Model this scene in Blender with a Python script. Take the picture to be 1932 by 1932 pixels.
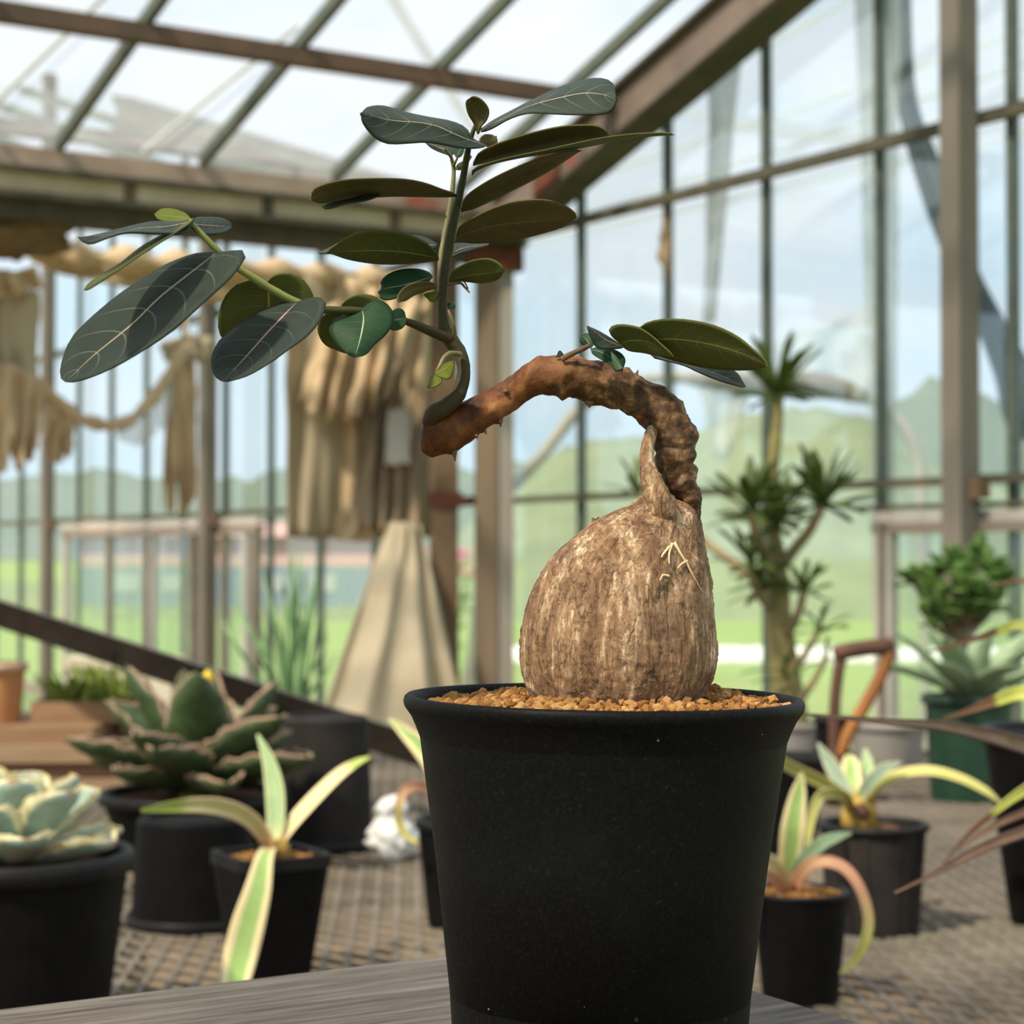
import bpy, math, random
import numpy as np
from mathutils import Vector, Matrix, noise as mnoise

# ------------------------------------------------------------------ camera, sky, sun, exposure
SC = bpy.context.scene
COL = SC.collection
for o in list(bpy.data.objects):
    bpy.data.objects.remove(o, do_unlink=True)

FPX = 3700.0            # focal length in pixels of the 1932 px wide frame
CX = CY = 966.0
CAM_H = 1.113           # metres above the floor
PITCH = math.atan(84.0 / FPX)
cam_data = bpy.data.cameras.new('camera')
cam = bpy.data.objects.new('camera', cam_data)
COL.objects.link(cam)
cam.location = (0, 0, CAM_H)
cam.rotation_euler = (math.pi / 2 + PITCH, 0, 0)
cam_data.sensor_fit = 'HORIZONTAL'
cam_data.sensor_width = 36.0
cam_data.lens = 36.0 * FPX / 1932.0
cam_data.clip_start = 0.02
cam_data.clip_end = 3000
cam_data.dof.use_dof = True
cam_data.dof.focus_distance = 0.585
cam_data.dof.aperture_fstop = 21.0
SC.camera = cam

SC.view_settings.view_transform = 'Standard'
SC.view_settings.look = 'None'
SC.view_settings.exposure = 0.0
SC.view_settings.gamma = 1.0
SC.view_settings.use_curve_mapping = False
SC.cycles.max_bounces = 7
SC.cycles.diffuse_bounces = 3
SC.cycles.glossy_bounces = 2
SC.cycles.transmission_bounces = 4
SC.cycles.transparent_max_bounces = 12
SC.cycles.caustics_reflective = False
SC.cycles.caustics_refractive = False


def make_world():
    w = bpy.data.worlds.new('sky')
    SC.world = w
    w.use_nodes = True
    nt = w.node_tree
    nt.nodes.clear()
    N = nt.nodes.new
    L = nt.links.new
    out = N('ShaderNodeOutputWorld')
    bg = N('ShaderNodeBackground')
    bg.inputs['Strength'].default_value = 1.2
    tc = N('ShaderNodeTexCoord')
    sep = N('ShaderNodeSeparateXYZ')
    L(tc.outputs['Generated'], sep.inputs[0])
    grad = N('ShaderNodeValToRGB')
    e = grad.color_ramp.elements
    e[0].position = 0.0
    e[0].color = (0.60, 0.77, 0.86, 1)
    e[1].position = 1.0
    e[1].color = (0.30, 0.50, 0.78, 1)
    m = grad.color_ramp.elements.new(0.16)
    m.color = (0.50, 0.75, 0.93, 1)
    L(sep.outputs['Z'], grad.inputs[0])
    mp = N('ShaderNodeMapping')
    mp.inputs['Scale'].default_value = (3.0, 3.0, 9.0)
    mp.inputs['Location'].default_value = (0.3, 1.7, 0.2)
    L(tc.outputs['Generated'], mp.inputs[0])
    nz = N('ShaderNodeTexNoise')
    nz.inputs['Scale'].default_value = 1.3
    nz.inputs['Detail'].default_value = 5
    nz.inputs['Roughness'].default_value = 0.55
    L(mp.outputs[0], nz.inputs['Vector'])
    cr = N('ShaderNodeValToRGB')
    cr.color_ramp.elements[0].position = 0.40
    cr.color_ramp.elements[0].color = (0, 0, 0, 1)
    cr.color_ramp.elements[1].position = 0.60
    cr.color_ramp.elements[1].color = (1, 1, 1, 1)
    L(nz.outputs['Fac'], cr.inputs[0])
    # the cloud deck thickens overhead
    mr = N('ShaderNodeMapRange')
    mr.inputs['From Min'].default_value = 0.05
    mr.inputs['From Max'].default_value = 0.24
    mr.inputs['To Min'].default_value = 0.25
    mr.inputs['To Max'].default_value = 1.0
    L(sep.outputs['Z'], mr.inputs['Value'])
    add = N('ShaderNodeMath')
    add.operation = 'ADD'
    add.use_clamp = True
    mul = N('ShaderNodeMath')
    mul.operation = 'MULTIPLY'
    mul.inputs[1].default_value = 0.55
    L(cr.outputs[0], mul.inputs[0])
    mul2 = N('ShaderNodeMath')
    mul2.operation = 'MULTIPLY'
    mul2.inputs[1].default_value = 0.72
    L(mr.outputs[0], mul2.inputs[0])
    L(mul.outputs[0], add.inputs[0])
    L(mul2.outputs[0], add.inputs[1])
    mix = N('ShaderNodeMixRGB')
    mix.inputs[2].default_value = (0.83, 0.875, 0.93, 1)
    L(add.outputs[0], mix.inputs[0])
    L(grad.outputs[0], mix.inputs[1])
    L(mix.outputs[0], bg.inputs['Color'])
    L(bg.outputs[0], out.inputs[0])


make_world()
sun_data = bpy.data.lights.new('sun_offscreen', 'SUN')
sun = bpy.data.objects.new('sun_offscreen', sun_data)
COL.objects.link(sun)
SUN_DIR = Vector((0.62, 0.66, -1.05))     # the way the light travels: from behind and left of the camera
sun.rotation_euler = SUN_DIR.to_track_quat('-Z', 'Y').to_euler()
sun_data.energy = 8.0
sun_data.angle = math.radians(4.0)
sun_data.color = (1.0, 0.85, 0.66)

# ------------------------------------------------------------------ pixel -> point
_cp, _sp = math.cos(PITCH), math.sin(PITCH)


def ray(px, py):
    dx = (px - CX) / FPX
    dy = (CY - py) / FPX
    return np.array([dx, _cp - dy * _sp, _sp + dy * _cp])


def at(px, py, Y):
    """point on the pixel's ray, Y metres in front of the camera"""
    d = ray(px, py)
    k = Y / d[1]
    return np.array([d[0] * k, Y, CAM_H + d[2] * k])


def onz(px, py, z):
    """point on the pixel's ray at height z"""
    d = ray(px, py)
    k = (z - CAM_H) / d[2]
    return np.array([d[0] * k, d[1] * k, z])


# ------------------------------------------------------------------ materials
MATS = {}


def hexlin(c):
    return c


class NT:
    def __init__(s, name):
        s.m = bpy.data.materials.new(name)
        s.m.use_nodes = True
        s.t = s.m.node_tree
        s.t.nodes.clear()
        s.out = s.t.nodes.new('ShaderNodeOutputMaterial')
        MATS[name] = s.m

    def n(s, typ, **kw):
        nd = s.t.nodes.new(typ)
        for k, v in kw.items():
            setattr(nd, k, v)
        return nd

    def l(s, a, b):
        s.t.links.new(a, b)

    def math(s, op, a, b=None, clamp=False):
        nd = s.n('ShaderNodeMath', operation=op, use_clamp=clamp)
        for i, x in enumerate((a, b)):
            if x is None:
                continue
            if isinstance(x, (int, float)):
                nd.inputs[i].default_value = x
            else:
                s.l(x, nd.inputs[i])
        return nd.outputs[0]

    def ramp(s, fac, stops):
        nd = s.n('ShaderNodeValToRGB')
        els = nd.color_ramp.elements
        while len(els) < len(stops):
            els.new(0.5)
        for e, (p, c) in zip(els, stops):
            e.position = p
            e.color = (c[0], c[1], c[2], 1) if len(c) == 3 else c
        s.l(fac, nd.inputs[0])
        return nd.outputs[0]

    def mix(s, fac, a, b):
        nd = s.n('ShaderNodeMixRGB')
        for i, x in ((0, fac), (1, a), (2, b)):
            if isinstance(x, (int, float)):
                nd.inputs[i].default_value = x
            elif isinstance(x, tuple):
                nd.inputs[i].default_value = (x[0], x[1], x[2], 1)
            else:
                s.l(x, nd.inputs[i])
        return nd.outputs[0]

    def noise(s, scale, detail=4, rough=0.55, stretch=(1, 1, 1), coord='Object', rot=(0, 0, 0)):
        tc = s.n('ShaderNodeTexCoord')
        mp = s.n('ShaderNodeMapping')
        mp.inputs['Scale'].default_value = stretch
        mp.inputs['Rotation'].default_value = rot
        s.l(tc.outputs[coord], mp.inputs[0])
        nz = s.n('ShaderNodeTexNoise')
        nz.inputs['Scale'].default_value = scale
        nz.inputs['Detail'].default_value = detail
        nz.inputs['Roughness'].default_value = rough
        s.l(mp.outputs[0], nz.inputs['Vector'])
        return nz.outputs['Fac']

    def attr(s, name):
        a = s.n('ShaderNodeAttribute')
        a.attribute_name = name
        sp = s.n('ShaderNodeSeparateXYZ')
        s.l(a.outputs['Vector'], sp.inputs[0])
        return sp.outputs

    def principled(s, col, rough=0.6, spec=0.4, bump=None, bstr=0.3, bdist=0.002, metal=0.0, transl=None, trfac=0.3):
        p = s.n('ShaderNodeBsdfPrincipled')
        if isinstance(col, tuple):
            p.inputs['Base Color'].default_value = (col[0], col[1], col[2], 1)
        else:
            s.l(col, p.inputs['Base Color'])
        if isinstance(rough, (int, float)):
            p.inputs['Roughness'].default_value = rough
        else:
            s.l(rough, p.inputs['Roughness'])
        p.inputs['Specular IOR Level'].default_value = spec
        p.inputs['Metallic'].default_value = metal
        if bump is not None:
            b = s.n('ShaderNodeBump')
            b.inputs['Strength'].default_value = bstr
            b.inputs['Distance'].default_value = bdist
            s.l(bump, b.inputs['Height'])
            s.l(b.outputs[0], p.inputs['Normal'])
        sh = p.outputs[0]
        if transl is not None:
            t = s.n('ShaderNodeBsdfTranslucent')
            if isinstance(transl, tuple):
                t.inputs[0].default_value = (transl[0], transl[1], transl[2], 1)
            else:
                s.l(transl, t.inputs[0])
            mx = s.n('ShaderNodeMixShader')
            mx.inputs[0].default_value = trfac
            s.l(sh, mx.inputs[1])
            s.l(t.outputs[0], mx.inputs[2])
            sh = mx.outputs[0]
        s.l(sh, s.out.inputs[0])
        return sh


def plain(name, c1, c2=None, scale=20, rough=0.6, spec=0.3, bstr=0.0, bdist=0.002, stretch=(1, 1, 1),
          lo=0.35, hi=0.65, metal=0.0, transl=None, trfac=0.3, detail=4, c3=None, rot=(0, 0, 0)):
    t = NT(name)
    if c2 is None:
        c2 = tuple(x * 0.75 for x in c1)
    f = t.noise(scale, detail, 0.6, stretch, rot=rot)
    stops = [(lo, c1), (hi, c2)]
    if c3 is not None:
        stops.append((min(0.99, hi + 0.08), c3))
    c = t.ramp(f, stops)
    t.principled(c, rough, spec, bump=f if bstr else None, bstr=bstr, bdist=bdist, metal=metal, transl=transl, trfac=trfac)
    return t.m


def glass_mat(name, tint, dirt, dirt_col, scale=6.0, refl=0.2, grough=0.03):
    t = NT(name)
    tr = t.n('ShaderNodeBsdfTransparent')
    tr.inputs[0].default_value = (*tint, 1)
    gl = t.n('ShaderNodeBsdfGlossy')
    gl.inputs['Roughness'].default_value = grough
    gl.inputs[0].default_value = (0.9, 0.95, 0.95, 1)
    fr = t.n('ShaderNodeFresnel')
    fr.inputs[0].default_value = 1.45
    fk = t.math('MULTIPLY', fr.outputs[0], refl)
    m1 = t.n('ShaderNodeMixShader')
    t.l(fk, m1.inputs[0])
    t.l(tr.outputs[0], m1.inputs[1])
    t.l(gl.outputs[0], m1.inputs[2])
    df = t.n('ShaderNodeBsdfTranslucent')
    df.inputs[0].default_value = (*dirt_col, 1)
    d2 = t.n('ShaderNodeBsdfDiffuse')
    d2.inputs[0].default_value = (*dirt_col, 1)
    md = t.n('ShaderNodeMixShader')
    md.inputs[0].default_value = 0.35
    t.l(df.outputs[0], md.inputs[1])
    t.l(d2.outputs[0], md.inputs[2])
    f = t.noise(scale, 5, 0.6, (1, 1, 0.35))
    k = t.ramp(f, [(0.3, (dirt * 0.4,) * 3), (0.75, (dirt * 1.6,) * 3)])
    m2 = t.n('ShaderNodeMixShader')
    t.l(k, m2.inputs[0])
    t.l(m1.outputs[0], m2.inputs[1])
    t.l(md.outputs[0], m2.inputs[2])
    t.l(m2.outputs[0], t.out.inputs[0])
    return t.m


def leaf_mat(name, blade, blade2, rib, vein, transl, rough=0.42, spec=0.45, nveins=7.0, veinw=0.05, vamt=0.55, trfac=0.28, ribw=0.04, curve=0.16):
    t = NT(name)
    a = t.attr('lc')
    tt, ss = a[0], a[1]
    ab = t.math('ABSOLUTE', ss)
    f = t.noise(140, 4, 0.6)
    base = t.mix(t.ramp(f, [(0.35, (0, 0, 0)), (0.7, (1, 1, 1))]), blade, blade2)
    # side veins: leave the midrib and bow towards the tip
    pw = t.math('POWER', ab, 1.6)
    ph = t.math('SUBTRACT', tt, t.math('MULTIPLY', pw, curve))
    fr = t.math('FRACT', t.math('MULTIPLY', ph, nveins))
    dv = t.math('ABSOLUTE', t.math('SUBTRACT', fr, 0.5))
    vm = t.ramp(dv, [(0.0, (1, 1, 1)), (veinw, (0, 0, 0))])
    fade = t.math('MULTIPLY', t.math('SUBTRACT', 1.0, t.math('POWER', ab, 2.0)), vamt, True)
    c = t.mix(t.math('MULTIPLY', vm, fade), base, vein)
    wr = t.math('MULTIPLY', t.math('SUBTRACT', 1.15, tt), ribw)
    rm = t.ramp(t.math('DIVIDE', ab, wr), [(0.55, (1, 1, 1)), (1.0, (0, 0, 0))])
    c = t.mix(rm, c, rib)
    t.principled(c, rough, spec, bump=vm, bstr=0.25, bdist=0.0005, transl=transl, trfac=trfac)
    return t.m


def strip_mat(name, mid, mid2, edge, base=None, tip=None, rough=0.5, edge_at=0.55, soft=0.08, trfac=0.15, tip_at=0.9, tip_soft=0.08):
    t = NT(name)
    a = t.attr('lc')
    tt, ss = a[0], a[1]
    ab = t.math('ABSOLUTE', ss)
    f = t.noise(60, 3, 0.6, (1, 1, 1))
    fs = t.math('ADD', ab, t.math('MULTIPLY', t.math('SUBTRACT', f, 0.5), 0.25))
    c = t.mix(t.ramp(f, [(0.35, (0, 0, 0)), (0.65, (1, 1, 1))]), mid, mid2)
    c = t.mix(t.ramp(fs, [(edge_at, (0, 0, 0)), (edge_at + soft, (1, 1, 1))]), c, edge)
    tj = t.math('ADD', tt, t.math('MULTIPLY', t.math('SUBTRACT', f, 0.5), 0.12))
    if base is not None:
        c = t.mix(t.ramp(tj, [(0.05, (1, 1, 1)), (0.25, (0, 0, 0))]), c, base)
    if tip is not None:
        c = t.mix(t.ramp(tj, [(tip_at, (0, 0, 0)), (min(1, tip_at + tip_soft), (1, 1, 1))]), c, tip)
    t.principled(c, rough, 0.4, bump=f, bstr=0.1, bdist=0.001, transl=c, trfac=trfac)
    return t.m


# ------------------------------------------------------------------ objects
def root_offset(parent):
    off = np.zeros(3)
    p = parent
    while p is not None:
        off += np.array(p.location)
        p = p.parent
    return off


def tag(o, label=None, cat=None, group=None, kind=None):
    if label:
        o['label'] = label
    if cat:
        o['category'] = cat
    if group:
        o['group'] = group
    if kind:
        o['kind'] = kind
    return o


def empty(name, loc, label=None, cat=None, group=None, kind=None, parent=None):
    o = bpy.data.objects.new(name, None)
    COL.objects.link(o)
    o.empty_display_size = 0.05
    o.location = tuple(np.array(loc) - root_offset(parent))
    if parent is not None:
        o.parent = parent
    return tag(o, label, cat, group, kind)


class MB:
    """collects verts (world metres) and faces, builds one mesh object"""

    def __init__(s):
        s.v, s.f, s.mi, s.lc = [], [], [], []

    def add(s, verts, faces, mi=0, lc=None):
        b = len(s.v)
        s.v.extend([tuple(map(float, p)) for p in verts])
        s.lc.extend(lc if lc is not None else [(0, 0, 0)] * len(verts))
        for f in faces:
            s.f.append([i + b for i in f])
            s.mi.append(mi)
        return s

    def box(s, c, size, rz=0.0, mi=0, axes=None):
        c = np.array(c, float)
        h = np.array(size, float) / 2
        if axes is None:
            cr, sr = math.cos(rz), math.sin(rz)
            ax = np.array([[cr, sr, 0], [-sr, cr, 0], [0, 0, 1]])
        else:
            ax = np.array(axes, float)
        vs = []
        for sx in (-1, 1):
            for sy in (-1, 1):
                for sz in (-1, 1):
                    vs.append(c + ax[0] * h[0] * sx + ax[1] * h[1] * sy + ax[2] * h[2] * sz)
        fs = [(0, 1, 3, 2), (4, 6, 7, 5), (0, 4, 5, 1), (2, 3, 7, 6), (0, 2, 6, 4), (1, 5, 7, 3)]
        return s.add(vs, fs, mi)

    def bar(s, p0, p1, w, h, up=(0, 0, 1), mi=0):
        """rectangular bar from p0 to p1; w across, h along up"""
        p0, p1 = np.array(p0, float), np.array(p1, float)
        d = p1 - p0
        ln = np.linalg.norm(d)
        d /= ln
        up = np.array(up, float)
        sd = np.cross(d, up)
        sd /= np.linalg.norm(sd)
        u2 = np.cross(sd, d)
        return s.box((p0 + p1) / 2, (ln, w, h), axes=[d, sd, u2], mi=mi)

    def tube(s, pts, rad, n=10, mi=0, cap=True, squash=None):
        pts = np.array(pts, float)
        k = len(pts)
        rad = np.full(k, float(rad)) if np.isscalar(rad) else np.array(rad, float)
        tg = np.gradient(pts, axis=0)
        tg /= np.maximum(np.linalg.norm(tg, axis=1, keepdims=True), 1e-9)
        ref = np.array([0.13, 1.0, 0.21]) if abs(tg[0][1]) < 0.8 else np.array([1.0, 0.1, 0.2])
        u = np.cross(tg[0], ref)
        u /= np.linalg.norm(u)
        vs = []
        for i in range(k):
            u = u - tg[i] * np.dot(u, tg[i])
            u /= np.linalg.norm(u)
            w = np.cross(tg[i], u)
            for j in range(n):
                a = 2 * math.pi * j / n
                vs.append(pts[i] + rad[i] * (u * math.cos(a) + w * math.sin(a)))
        fs = []
        for i in range(k - 1):
            for j in range(n):
                j2 = (j + 1) % n
                fs.append((i * n + j, i * n + j2, (i + 1) * n + j2, (i + 1) * n + j))
        if cap:
            fs.append(tuple(reversed(range(n))))
            fs.append(tuple((k - 1) * n + j for j in range(n)))
        return s.add(vs, fs, mi)

    def lathe(s, prof, c, n=40, mi=0, close_bottom=True, close_top=False, warp=None):
        """prof: list of (radius, z) from bottom up"""
        c = np.array(c, float)
        vs, fs = [], []
        k = len(prof)
        for i, (r, z) in enumerate(prof):
            for j in range(n):
                a = 2 * math.pi * j / n
                rr = r if warp is None else r * warp(a, z)
                vs.append(c + np.array([rr * math.cos(a), rr * math.sin(a), z]))
        for i in range(k - 1):
            for j in range(n):
                j2 = (j + 1) % n
                fs.append((i * n + j, i * n + j2, (i + 1) * n + j2, (i + 1) * n + j))
        if close_bottom:
            fs.append(tuple(reversed(range(n))))
        if close_top:
            fs.append(tuple((k - 1) * n + j for j in range(n)))
        return s.add(vs, fs, mi)

    def shell(s, P, thick, mi_front=0, mi_back=None, lc=None, facing=None):
        """thin two-sided solid from a grid of points; the front looks along 'facing'"""
        P = np.array(P, float)
        n, m = P.shape[:2]
        du = np.gradient(P, axis=0)
        dv = np.gradient(P, axis=1)
        N = np.cross(du, dv)
        N /= np.maximum(np.linalg.norm(N, axis=2, keepdims=True), 1e-12)
        avg = N.reshape(-1, 3).mean(0)
        flip = False
        if facing is not None and np.dot(avg, facing) < 0:
            N = -N
            flip = True
        th = thick if np.isscalar(thick) else np.array(thick)[:, :, None]
        Q = P - N * th
        vs = list(P.reshape(-1, 3)) + list(Q.reshape(-1, 3))
        if lc is None:
            lc = [(i / (n - 1), -1 + 2 * j / (m - 1), 0) for i in range(n) for j in range(m)]
        lc2 = list(lc) * 2
        o = n * m
        fr, bk, sd = [], [], []
        for i in range(n - 1):
            for j in range(m - 1):
                q = (i * m + j, (i + 1) * m + j, (i + 1) * m + j + 1, i * m + j + 1)
                if flip:
                    q = q[::-1]
                fr.append(q)
                bk.append(tuple(x + o for x in q[::-1]))
        loop = [j for j in range(m)] + [i * m + m - 1 for i in range(1, n)] + [(n - 1) * m + j for j in range(m - 2, -1, -1)] + [i * m for i in range(n - 2, 0, -1)]
        for a, b in zip(loop, loop[1:] + loop[:1]):
            q = (a, b, b + o, a + o)
            sd.append(q if not flip else q[::-1])
        b0 = len(s.v)
        s.add(vs, fr, mi_front, lc2)
        mb = mi_front if mi_back is None else mi_back
        for f in bk:
            s.f.append([i + b0 for i in f])
            s.mi.append(mb)
        for f in sd:
            s.f.append([i + b0 for i in f])
            s.mi.append(mi_front)
        return s

    def mesh(s, name, mats, off=np.zeros(3), smooth=False):
        me = bpy.data.meshes.new(name)
        v = [(p[0] - off[0], p[1] - off[1], p[2] - off[2]) for p in s.v]
        me.from_pydata(v, [], s.f)
        if not isinstance(mats, (list, tuple)):
            mats = [mats]
        for m in mats:
            me.materials.append(MATS[m] if isinstance(m, str) else m)
        me.polygons.foreach_set('material_index', s.mi)
        if smooth:
            me.polygons.foreach_set('use_smooth', [True] * len(s.f))
        if any(x != (0, 0, 0) for x in s.lc):
            at_ = me.attributes.new('lc', 'FLOAT_VECTOR', 'POINT')
            at_.data.foreach_set('vector', [c for x in s.lc for c in x])
        me.update()
        return me

    def build(s, name, mats, parent=None, smooth=False, loc=None):
        """loc: origin of a top-level mesh object (world)"""
        off = root_offset(parent) if parent is not None else (np.zeros(3) if loc is None else np.array(loc, float))
        me = s.mesh(name, mats, off, smooth)
        o = bpy.data.objects.new(name, me)
        COL.objects.link(o)
        if parent is not None:
            o.parent = parent
        elif loc is not None:
            o.location = tuple(off)
        return o


def inst(name, me, parent, M):
    o = bpy.data.objects.new(name, me)
    COL.objects.link(o)
    if parent is not None:
        o.parent = parent
        M = Matrix.Translation(-Vector(root_offset(parent))) @ M
    o.matrix_local = M
    return o


def catmull(pts, n):
    pts = np.array(pts, float)
    k = len(pts)
    if k < 2:
        return pts
    P = np.vstack([2 * pts[0] - pts[1], pts, 2 * pts[-1] - pts[-2]])
    out = []
    for q in np.linspace(0, k - 1 - 1e-9, n):
        i = int(q)
        t = q - i
        p0, p1, p2, p3 = P[i], P[i + 1], P[i + 2], P[i + 3]
        out.append(0.5 * (2 * p1 + (p2 - p0) * t + (2 * p0 - 5 * p1 + 4 * p2 - p3) * t * t + (3 * p1 - p0 - 3 * p2 + p3) * t ** 3))
    return np.array(out)


def resample(pts, n, ease=False):
    pts = np.array(pts, float)
    d = np.concatenate([[0], np.cumsum(np.linalg.norm(np.diff(pts, axis=0), axis=1))])
    q = np.linspace(0, 1, n)
    if ease:
        q = 0.5 - 0.5 * np.cos(q * math.pi)
        q = 0.5 * q + 0.5 * np.linspace(0, 1, n)
    q = q * d[-1]
    return np.stack([np.interp(q, d, pts[:, i]) for i in range(pts.shape[1])], 1)


def nz(p, sc=1.0):
    return mnoise.noise(Vector((float(p[0]) * sc, float(p[1]) * sc, float(p[2]) * sc)))


def fnz(p, sc=1.0, oc=4):
    return mnoise.fractal(Vector((float(p[0]) * sc, float(p[1]) * sc, float(p[2]) * sc)), 1.0, 2.0, oc)

# ------------------------------------------------------------------ surface materials
plain('mullion_paint', (0.062, 0.090, 0.082), (0.095, 0.11, 0.095), 30, 0.6, 0.3)
plain('rail_paint', (0.060, 0.058, 0.040), (0.095, 0.085, 0.06), 25, 0.65, 0.3)
plain('roof_bar_paint', (0.075, 0.095, 0.08), (0.12, 0.13, 0.10), 22, 0.6, 0.3)
plain('purlin_rust', (0.095, 0.072, 0.055), (0.15, 0.092, 0.066), 8, 0.75, 0.2, bstr=0.2)
plain('taupe_steel', (0.40, 0.31, 0.255), (0.28, 0.205, 0.165), 5, 0.6, 0.3, lo=0.3, hi=0.6, c3=(0.30, 0.075, 0.045))
plain('beige_steel', (0.62, 0.53, 0.41), (0.46, 0.37, 0.26), 4, 0.7, 0.2, lo=0.35, hi=0.62, c3=(0.25, 0.11, 0.05), stretch=(1, 1, 0.4))
plain('rafter_steel', (0.215, 0.170, 0.148), (0.145, 0.112, 0.096), 5, 0.6, 0.3, lo=0.3, hi=0.62, c3=(0.22, 0.06, 0.04))
plain('cloth_tan', (0.44, 0.345, 0.23), (0.33, 0.25, 0.16), 4, 0.95, 0.05, transl=(0.4, 0.3, 0.18), trfac=0.3, bstr=0.5, bdist=0.01, detail=7)
plain('wrap_grey', (0.19, 0.17, 0.145), (0.135, 0.12, 0.10), 5, 0.9, 0.05)
plain('dark_steel', (0.06, 0.058, 0.045), (0.10, 0.085, 0.06), 9, 0.7, 0.2)
plain('column_brown', (0.225, 0.165, 0.11), (0.15, 0.11, 0.073), 6, 0.65, 0.25, stretch=(1, 1, 0.15))
plain('column_grey', (0.31, 0.285, 0.245), (0.23, 0.21, 0.175), 6, 0.55, 0.3, stretch=(1, 1, 0.15))
plain('post_grey', (0.165, 0.150, 0.125), (0.12, 0.108, 0.09), 6, 0.6, 0.3, stretch=(1, 1, 0.2))
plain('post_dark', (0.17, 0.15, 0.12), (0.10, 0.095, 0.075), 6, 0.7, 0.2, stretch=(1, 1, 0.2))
plain('rust_pipe', (0.17, 0.115, 0.075), (0.11, 0.07, 0.04), 9, 0.8, 0.2, c3=(0.28, 0.07, 0.03), hi=0.66)
plain('red_rust', (0.15, 0.052, 0.032), (0.085, 0.036, 0.024), 14, 0.85, 0.15, bstr=0.3)
plain('aluminium', (0.42, 0.40, 0.37), (0.34, 0.315, 0.28), 12, 0.45, 0.5, stretch=(1, 1, 0.2))
plain('aluminium_dark', (0.22, 0.19, 0.155), (0.17, 0.145, 0.115), 12, 0.55, 0.4)
glass_mat('wall_glass', (0.95, 0.98, 0.985), 0.038, (0.84, 0.88, 0.88))
glass_mat('roof_glass', (0.95, 0.97, 0.98), 0.09, (0.92, 0.93, 0.94), 3.0, refl=0.08, grough=0.25)
plain('soil_floor', (0.30, 0.215, 0.135), (0.17, 0.12, 0.075), 5, 0.95, 0.1, bstr=0.6, bdist=0.02, detail=8)
plain('grass', (0.25, 0.34, 0.115), (0.20, 0.285, 0.10), 0.6, 0.9, 0.1, detail=8, c3=(0.30, 0.36, 0.15))
plain('hill_green', (0.165, 0.205, 0.125), (0.215, 0.26, 0.15), 0.35, 0.95, 0.05, detail=8, c3=(0.13, 0.17, 0.12))
plain('mountain_forest', (0.115, 0.150, 0.115), (0.145, 0.180, 0.135), 0.02, 1.0, 0.0, detail=6)
plain('white_vinyl', (0.86, 0.86, 0.84), (0.74, 0.75, 0.74), 4, 0.5, 0.4)
plain('shed_pink', (0.60, 0.38, 0.35), (0.52, 0.33, 0.31), 2, 0.8, 0.2)
plain('shed_blue', (0.18, 0.25, 0.33), (0.23, 0.29, 0.34), 2, 0.8, 0.2)
plain('blossom_pink', (0.75, 0.16, 0.28), (0.85, 0.30, 0.40), 30, 0.7, 0.2)
plain('shrub_green', (0.14, 0.27, 0.06), (0.22, 0.36, 0.09), 20, 0.7, 0.2)
plain('cloth_beige', (0.80, 0.64, 0.43), (0.64, 0.49, 0.31), 3.2, 0.95, 0.05, transl=(0.55, 0.43, 0.26), trfac=0.35, c3=(0.33, 0.27, 0.16), bstr=0.5, bdist=0.01, detail=7)
plain('cloth_pale', (0.62, 0.55, 0.42), (0.50, 0.43, 0.31), 2.6, 0.95, 0.05, transl=(0.52, 0.46, 0.33), trfac=0.42, bstr=0.5, bdist=0.01, detail=7)
plain('cloth_brown', (0.26, 0.19, 0.11), (0.17, 0.125, 0.075), 4, 0.95, 0.05, transl=(0.25, 0.18, 0.10), trfac=0.2, bstr=0.5, bdist=0.01, detail=7)
plain('cloth_plastic', (0.72, 0.68, 0.58), (0.62, 0.58, 0.49), 5, 0.5, 0.4, transl=(0.7, 0.66, 0.55), trfac=0.4)
plain('pipe_taupe', (0.36, 0.335, 0.28), (0.27, 0.25, 0.21), 3, 0.8, 0.1)
plain('wire_pale', (0.36, 0.42, 0.43), (0.42, 0.47, 0.48), 3, 0.8, 0.1)


def sheer(name, col, alpha):
    t = NT(name)
    tr = t.n('ShaderNodeBsdfTransparent')
    d = t.n('ShaderNodeBsdfDiffuse')
    d.inputs[0].default_value = (*col, 1)
    tl = t.n('ShaderNodeBsdfTranslucent')
    tl.inputs[0].default_value = (*col, 1)
    m1 = t.n('ShaderNodeMixShader')
    m1.inputs[0].default_value = 0.5
    t.l(d.outputs[0], m1.inputs[1])
    t.l(tl.outputs[0], m1.inputs[2])
    f = t.noise(5, 4, 0.6, (1, 1, 0.3))
    k = t.ramp(f, [(0.3, (alpha * 0.7,) * 3), (0.7, (min(1, alpha * 1.25),) * 3)])
    m2 = t.n('ShaderNodeMixShader')
    t.l(k, m2.inputs[0])
    t.l(tr.outputs[0], m2.inputs[1])
    t.l(m1.outputs[0], m2.inputs[2])
    t.l(m2.outputs[0], t.out.inputs[0])


sheer('net_blue', (0.07, 0.105, 0.16), 0.78)
sheer('vinyl_grey', (0.42, 0.42, 0.39), 0.50)
sheer('vinyl_film', (0.62, 0.64, 0.61), 0.42)
sheer('vinyl_haze', (0.66, 0.70, 0.70), 0.30)

# ------------------------------------------------------------------ the greenhouse: gable wall, valley gutter, roof
GA = math.radians(32.4)
VB = np.array([math.sin(GA), -math.cos(GA), 0.0])     # along the gable wall, towards the right
VA = np.array([-math.cos(GA), -math.sin(GA), 0.0])    # away from the gable wall, into the house
CORNER = np.array([0.0, 6.7, 0.0])
SLOPE = 0.312
UPV = np.array([0, 0, 1.0])


def G(s, off, z):
    return CORNER + VB * s + VA * off + UPV * z


def H(h):
    return CAM_H + h


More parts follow.
